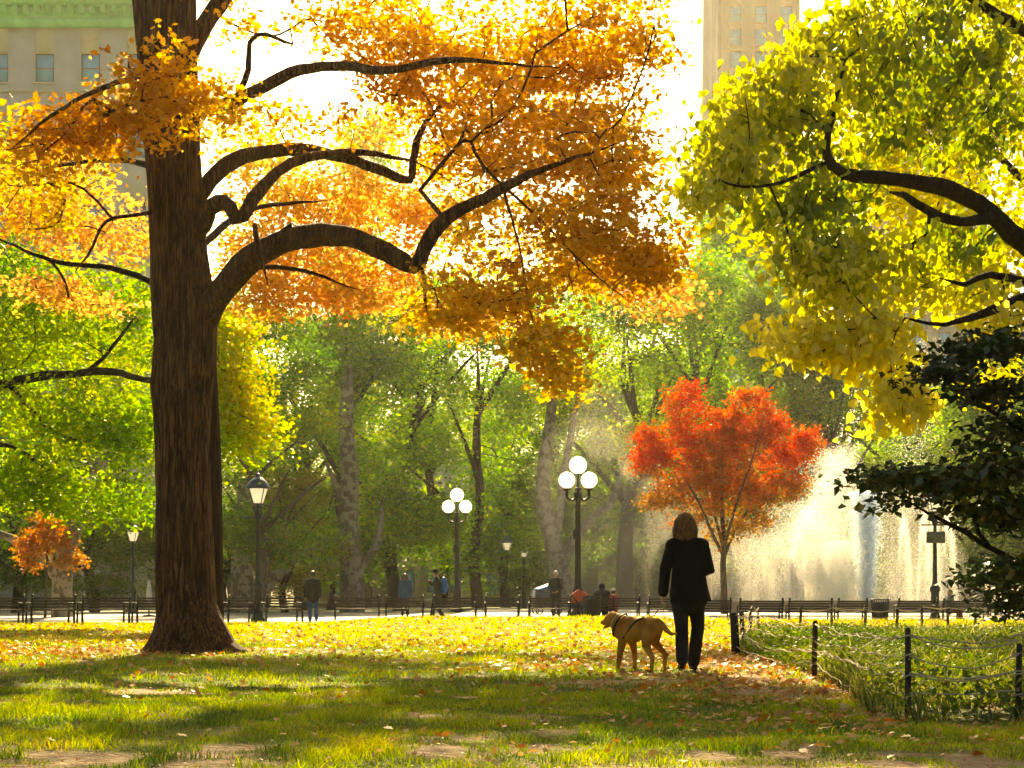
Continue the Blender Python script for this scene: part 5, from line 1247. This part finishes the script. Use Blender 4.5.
def ring(c, ax, ra, rb, th, n=28, ref=(0, 0, 1)):
    ax = np.array(ax, float); ax /= np.linalg.norm(ax); u = np.array(ref, float); u -= ax*np.dot(u, ax); u /= np.linalg.norm(u); w = np.cross(ax, u)
    return [np.array(c)+u*ra*math.cos(2*PI*k/n)+w*rb*math.sin(2*PI*k/n) for k in range(n+1)]
hn_ = MB()
r1 = ring(DJ(621.5, 625, .19), (-.72, .5, .45), .135, .112, 0); hn_.tube(r1, np.full(29, .011), 6)
hn_.tube(catmull([DJ(643, 617.5, -.12), DJ(636, 620, -.06), DJ(629, 629, -.03), DJ(624, 637, .03), DJ(620, 640, .1)], .03), None or np.full(len(catmull([DJ(643, 617.5, -.12), DJ(636, 620, -.06), DJ(629, 629, -.03), DJ(624, 637, .03), DJ(620, 640, .1)], .03)), .012), 6)
hn_.build('harness', BLK, dog, True)
cl_ = MB(); r1 = ring(DJ(617.8, 621, .24), (-.72, .5, .45), .088, .078, 0); cl_.tube(r1, np.full(29, .008), 6); cl_.build('collar', simple('pale_collar', (.5, .4, .25), .5), dog, True)
# leash
hp = np.array([WX, WD, wz])+jw['wrL']+np.array([-.0, .04, -.09])
a = np.array([dgx, WD, gz1(dgx, WD)])+np.array(DJ(648, 615.2, -.1))
pts = catmull([a, a*.65+hp*.35-(0, 0, .05), a*.3+hp*.7-(0, 0, .04), hp, hp+(.012, -.02, -.07), hp+(0, -.01, -.12)], .04)
ls = MB(); ls.tube(pts, np.full(len(pts), .006), 6); o = ls.build('leash', simple('leash_webbing', (.3, .2, .12), .7), None, True)
tag(o, 'thin dog leash running from the labrador harness to the woman left hand', 'leash')

# ------------------------------------------------------------------ people by the benches
def at(px, d): x = X(px, d); return (x, d, gz1(x, d))
BLKH = BROWN
person('man in dark jacket and blue jeans standing with his back turned by the benches', at(313, 51.2), .15, 1.74, dict(wrL=(-.26, .08, .88), kneeR=(.1, .06, .49), ankR=(.11, -.08, .12)), dict(top=(.02, .025, .025), leg=(.05, .12, .28), shoe=(.35, .35, .38), hair=BROWN), .02, 0, bulk=1.3)
t, jj = person('walker in dark coat and black cap carrying a blue backpack', at(437, 55.6), PI/2, 1.9, dict(elR=(.24, .1, 1.15), wrR=(.12, .2, 1.3), elL=(-.24, .1, 1.15), wrL=(-.12, .22, 1.3), head=(0, .06, 1.6), kneeL=(-.1, .12, .5), ankL=(-.1, .18, .09), ankR=(.1, -.2, .14)), dict(top=(.04, .05, .035), leg=(.03, .03, .035), shoe=(.05, .05, .05), hair=BROWN), .02, 0, bulk=1.5, hat=(.015, .015, .02))
bpk = MB(); sweep(bpk, [(0, -.24, 1.02), (0, -.27, 1.2), (0, -.23, 1.42)], [(.17, .11), (.18, .13), (.13, .09)], 14)
o = remesh(bpk, 'backpack', cloth('blue_nylon', (.03, .13, .4), .5), None, .02, 3); o.location = at(437, 55.6); o.rotation_euler = (0, 0, PI/2); o.scale = (1.08,)*3
tag(o, 'bright blue backpack on the back of the walker in black cap', 'backpack')
person('bystander in a blue quilted jacket behind the benches seen from behind', at(405, 58.5), .2, 1.66, None, dict(top=(.03, .09, .17), leg=(.02, .02, .03), hair=BROWN), .022, .12, True, bulk=1.5)
person('white-haired man in a dark grey jacket standing behind a bench', at(556, 57.6), PI-.2, 1.8, dict(elL=(-.24, .06, 1.1), wrL=(-.12, .28, .98), elR=(.24, .06, 1.1), wrR=(.1, .28, .96), head=(0, .06, 1.58)), dict(top=(.05, .055, .05), leg=(.03, .03, .035), hair=WHITE), .02, 0, bulk=1.4)
SIT = dict(hipL=(-.09, 0, .5), hipR=(.09, 0, .5), kneeL=(-.11, .44, .5), kneeR=(.11, .44, .5), ankL=(-.11, .46, .09), ankR=(.11, .46, .09), pel=(0, 0, .54), waist=(0, -.02, .7), chest=(0, .0, .88), neck=(0, .03, 1.06), head=(0, .07, 1.2),
           shL=(-.17, .01, 1.0), shR=(.17, .01, 1.0), elL=(-.24, .06, .74), elR=(.24, .06, .74), wrL=(-.12, .28, .66), wrR=(.12, .28, .66))
def seated(px): d = bench_d(px)+.2; x = X(px, d); return (x, d, gz1(x, d))
person('hooded sitter in a bulky black parka seen from behind on the bench', seated(602), 0, 1.74, SIT, dict(top=(.018, .02, .03), leg=(.02, .02, .03), hair=BROWN), .02, 0, bulk=3.2, hood=True, jlen=.9)
person('child in pale hat and red jacket seated beside the hooded sitter', seated(614), .4, 1.5, SIT, dict(top=(.4, .07, .04), leg=(.05, .05, .08), hair=BLOND), .02, 0, bulk=1.5, jlen=.9, hat=(.55, .55, .5))
person('blonde woman in a pale blue-grey jacket seated on the right-hand bench', seated(949), -PI/2+.25, 1.62, SIT, dict(top=(.22, .27, .26), leg=(.18, .08, .05), hair=hairmat('fair_hair', (.7, .5, .28), .5)), .018, .22, True, bulk=1.6, jlen=.9)
# stroller
t = thing('stroller', 'small red-hooded stroller in front of the white-haired man', 'stroller', at(579, 56.9), .3)
b = MB(); sweep(b, [(-.25, 0, .75), (0, 0, .92), (.25, 0, .8)], [(.16, .2), (.2, .24), (.14, .2)], 14, (0, 1, 0)); remesh(b, 'hood', cloth('red_canvas', (.5, .09, .04)), t, .02, 2)
b = MB(); sweep(b, [(-.2, 0, .5), (.3, 0, .45)], [(.2, .12), (.2, .1)], 12, (0, 1, 0)); remesh(b, 'seat', cloth('dark_canvas', (.03, .03, .04)), t, .02, 2)
b = MB()
for q in (-.22, .22):
    b.bar((-.4, q, .95), (.3, q, .15), .025, n=6); b.bar((.1, q, .6), (-.3, q, .12), .025, n=6)
b.bar((-.4, -.22, .95), (-.4, .22, .95), .02, n=6); b.build('frame', M['iron'], t)
for x_, y_ in ((.3, -.22), (.3, .22), (-.3, -.22), (-.3, .22)):
    b = MB(); pts = [(x_+.11*math.cos(2*PI*k/16), y_, .12+.11*math.sin(2*PI*k/16)) for k in range(17)]; b.tube(pts, np.full(17, .018), 6); b.bar((x_-.1, y_, .12), (x_+.1, y_, .12), .012); b.bar((x_, y_, .02), (x_, y_, .22), .012); b.build('wheel', M['iron'], t)
# covered cart
t = thing('covered_cart', 'grey cart under a blue cover behind the benches beside the white-haired man', 'cart', at(547, 62), .2)
b = MB(); b.box(-.5, .5, -.35, .35, .3, .95); b.box(-.53, -.5, -.38, .38, .25, .98); b.box(.5, .53, -.38, .38, .25, .98); b.build('box', simple('cart_grey', (.1, .11, .12), .5), t)
b = MB(); sweep(b, [(-.48, 0, 1.02), (0, 0, 1.14), (.35, 0, 1.28), (.5, 0, 1.22)], [(.4, .07), (.42, .12), (.4, .14), (.38, .06)], 14, (0, 1, 0)); remesh(b, 'cover', cloth('blue_tarp', (.07, .2, .5), .4), t, .025, 2)
for x_, y_ in ((-.4, -.36), (.4, -.36), (-.4, .36), (.4, .36)):
    b = MB(); pts = [(x_+.14*math.cos(2*PI*k/16), y_, .16+.14*math.sin(2*PI*k/16)) for k in range(17)]; b.tube(pts, np.full(17, .025), 6); b.bar((x_-.12, y_, .16), (x_+.12, y_, .16), .02); b.build('wheel', M['iron'], t)
# white folded parasol
t = thing('folded_parasol', 'slender white folded parasol standing just left of the huge maple trunk', 'parasol', at(149, 70), 0)
b = MB(); b.lathe([(.3, 0), (.3, .06), (.05, .1), (.03, .12), (.03, 2.0)], n=12); b.build('pole', M['iron'], t, True)
b = MB(); pr_ = [(.17, .55), (.21, .75), (.18, 1.2), (.12, 1.5), (.06, 1.7), (.02, 1.82)]; n = 20; v = []; f = []
for r, z in pr_:
    for k in range(n): q = .55*r*(1+.22*math.cos(k*PI*.8*2)); v.append((q*math.cos(2*PI*k/n), q*math.sin(2*PI*k/n), z))
for i in range(len(pr_)-1):
    for k in range(n): f.append((i*n+k, i*n+(k+1) % n, (i+1)*n+(k+1) % n, (i+1)*n+k))
mk('canopy', v, f, None, simple('white_canvas', (.75, .75, .72), .8, trans=.3), None, True, t)

# ================================================================== HAZE, LIGHT, CAMERA
mh, nt, out = new_mat('haze_air')
vp = N(nt, 'ShaderNodeVolumePrincipled'); vp.inputs['Color'].default_value = (1, .94, .8, 1); vp.inputs['Density'].default_value = .00016; vp.inputs['Anisotropy'].default_value = .6
L(nt, vp.outputs[0], out.inputs['Volume'])
b = MB(); b.box(-905, 905, -305, 1510, -1.3, 146); o = b.build('haze', mh); tag(o, kind='stuff')

EL, AZ = math.radians(33), math.radians(-2)
w = bpy.data.worlds.new('World'); sc.world = w; w.use_nodes = True; nt = w.node_tree; nt.nodes.clear()
sky = nt.nodes.new('ShaderNodeTexSky'); sky.sky_type = 'NISHITA'; sky.sun_disc = False; sky.sun_elevation = EL; sky.sun_rotation = AZ; sky.dust_density = 4; sky.air_density = 1.0; sky.ozone_density = .6
bg = nt.nodes.new('ShaderNodeBackground'); bg.inputs['Strength'].default_value = .05; wo = nt.nodes.new('ShaderNodeOutputWorld')
nt.links.new(sky.outputs[0], bg.inputs[0]); nt.links.new(bg.outputs[0], wo.inputs[0])
sl = bpy.data.lights.new('sun', 'SUN'); sl.energy = 5; sl.angle = math.radians(.55); sl.color = (1, .86, .62)
so = bpy.data.objects.new('sun', sl); COL.objects.link(so)
dirv = Vector((-math.sin(AZ)*math.cos(EL), -math.cos(AZ)*math.cos(EL), -math.sin(EL)))
so.rotation_euler = dirv.to_track_quat('-Z', 'Y').to_euler(); so.location = (0, 60, 60)

cam = bpy.data.cameras.new('camera'); co_ = bpy.data.objects.new('camera', cam); COL.objects.link(co_)
cam.sensor_width = 36; cam.lens = F/1024*36; cam.shift_y = (HY-384)/1024; cam.clip_end = 3000; cam.clip_start = .1
co_.location = (0, 0, CZ); co_.rotation_euler = (PI/2, 0, 0); sc.camera = co_

vs = sc.view_settings; vs.view_transform = 'Standard'; vs.look = 'None'; vs.gamma = 1; vs.exposure = 1.72
vs.use_white_balance = True; vs.white_balance_temperature = 9200; vs.white_balance_tint = 5
cy = sc.cycles
cy.max_bounces = 8; cy.diffuse_bounces = 3; cy.glossy_bounces = 2; cy.transmission_bounces = 5; cy.volume_bounces = 0; cy.transparent_max_bounces = 4
cy.use_denoising = True
try: cy.denoiser = 'OPENIMAGEDENOISE'
except Exception: pass
cy.caustics_reflective = False; cy.caustics_refractive = False; cy.sample_clamp_indirect = 6
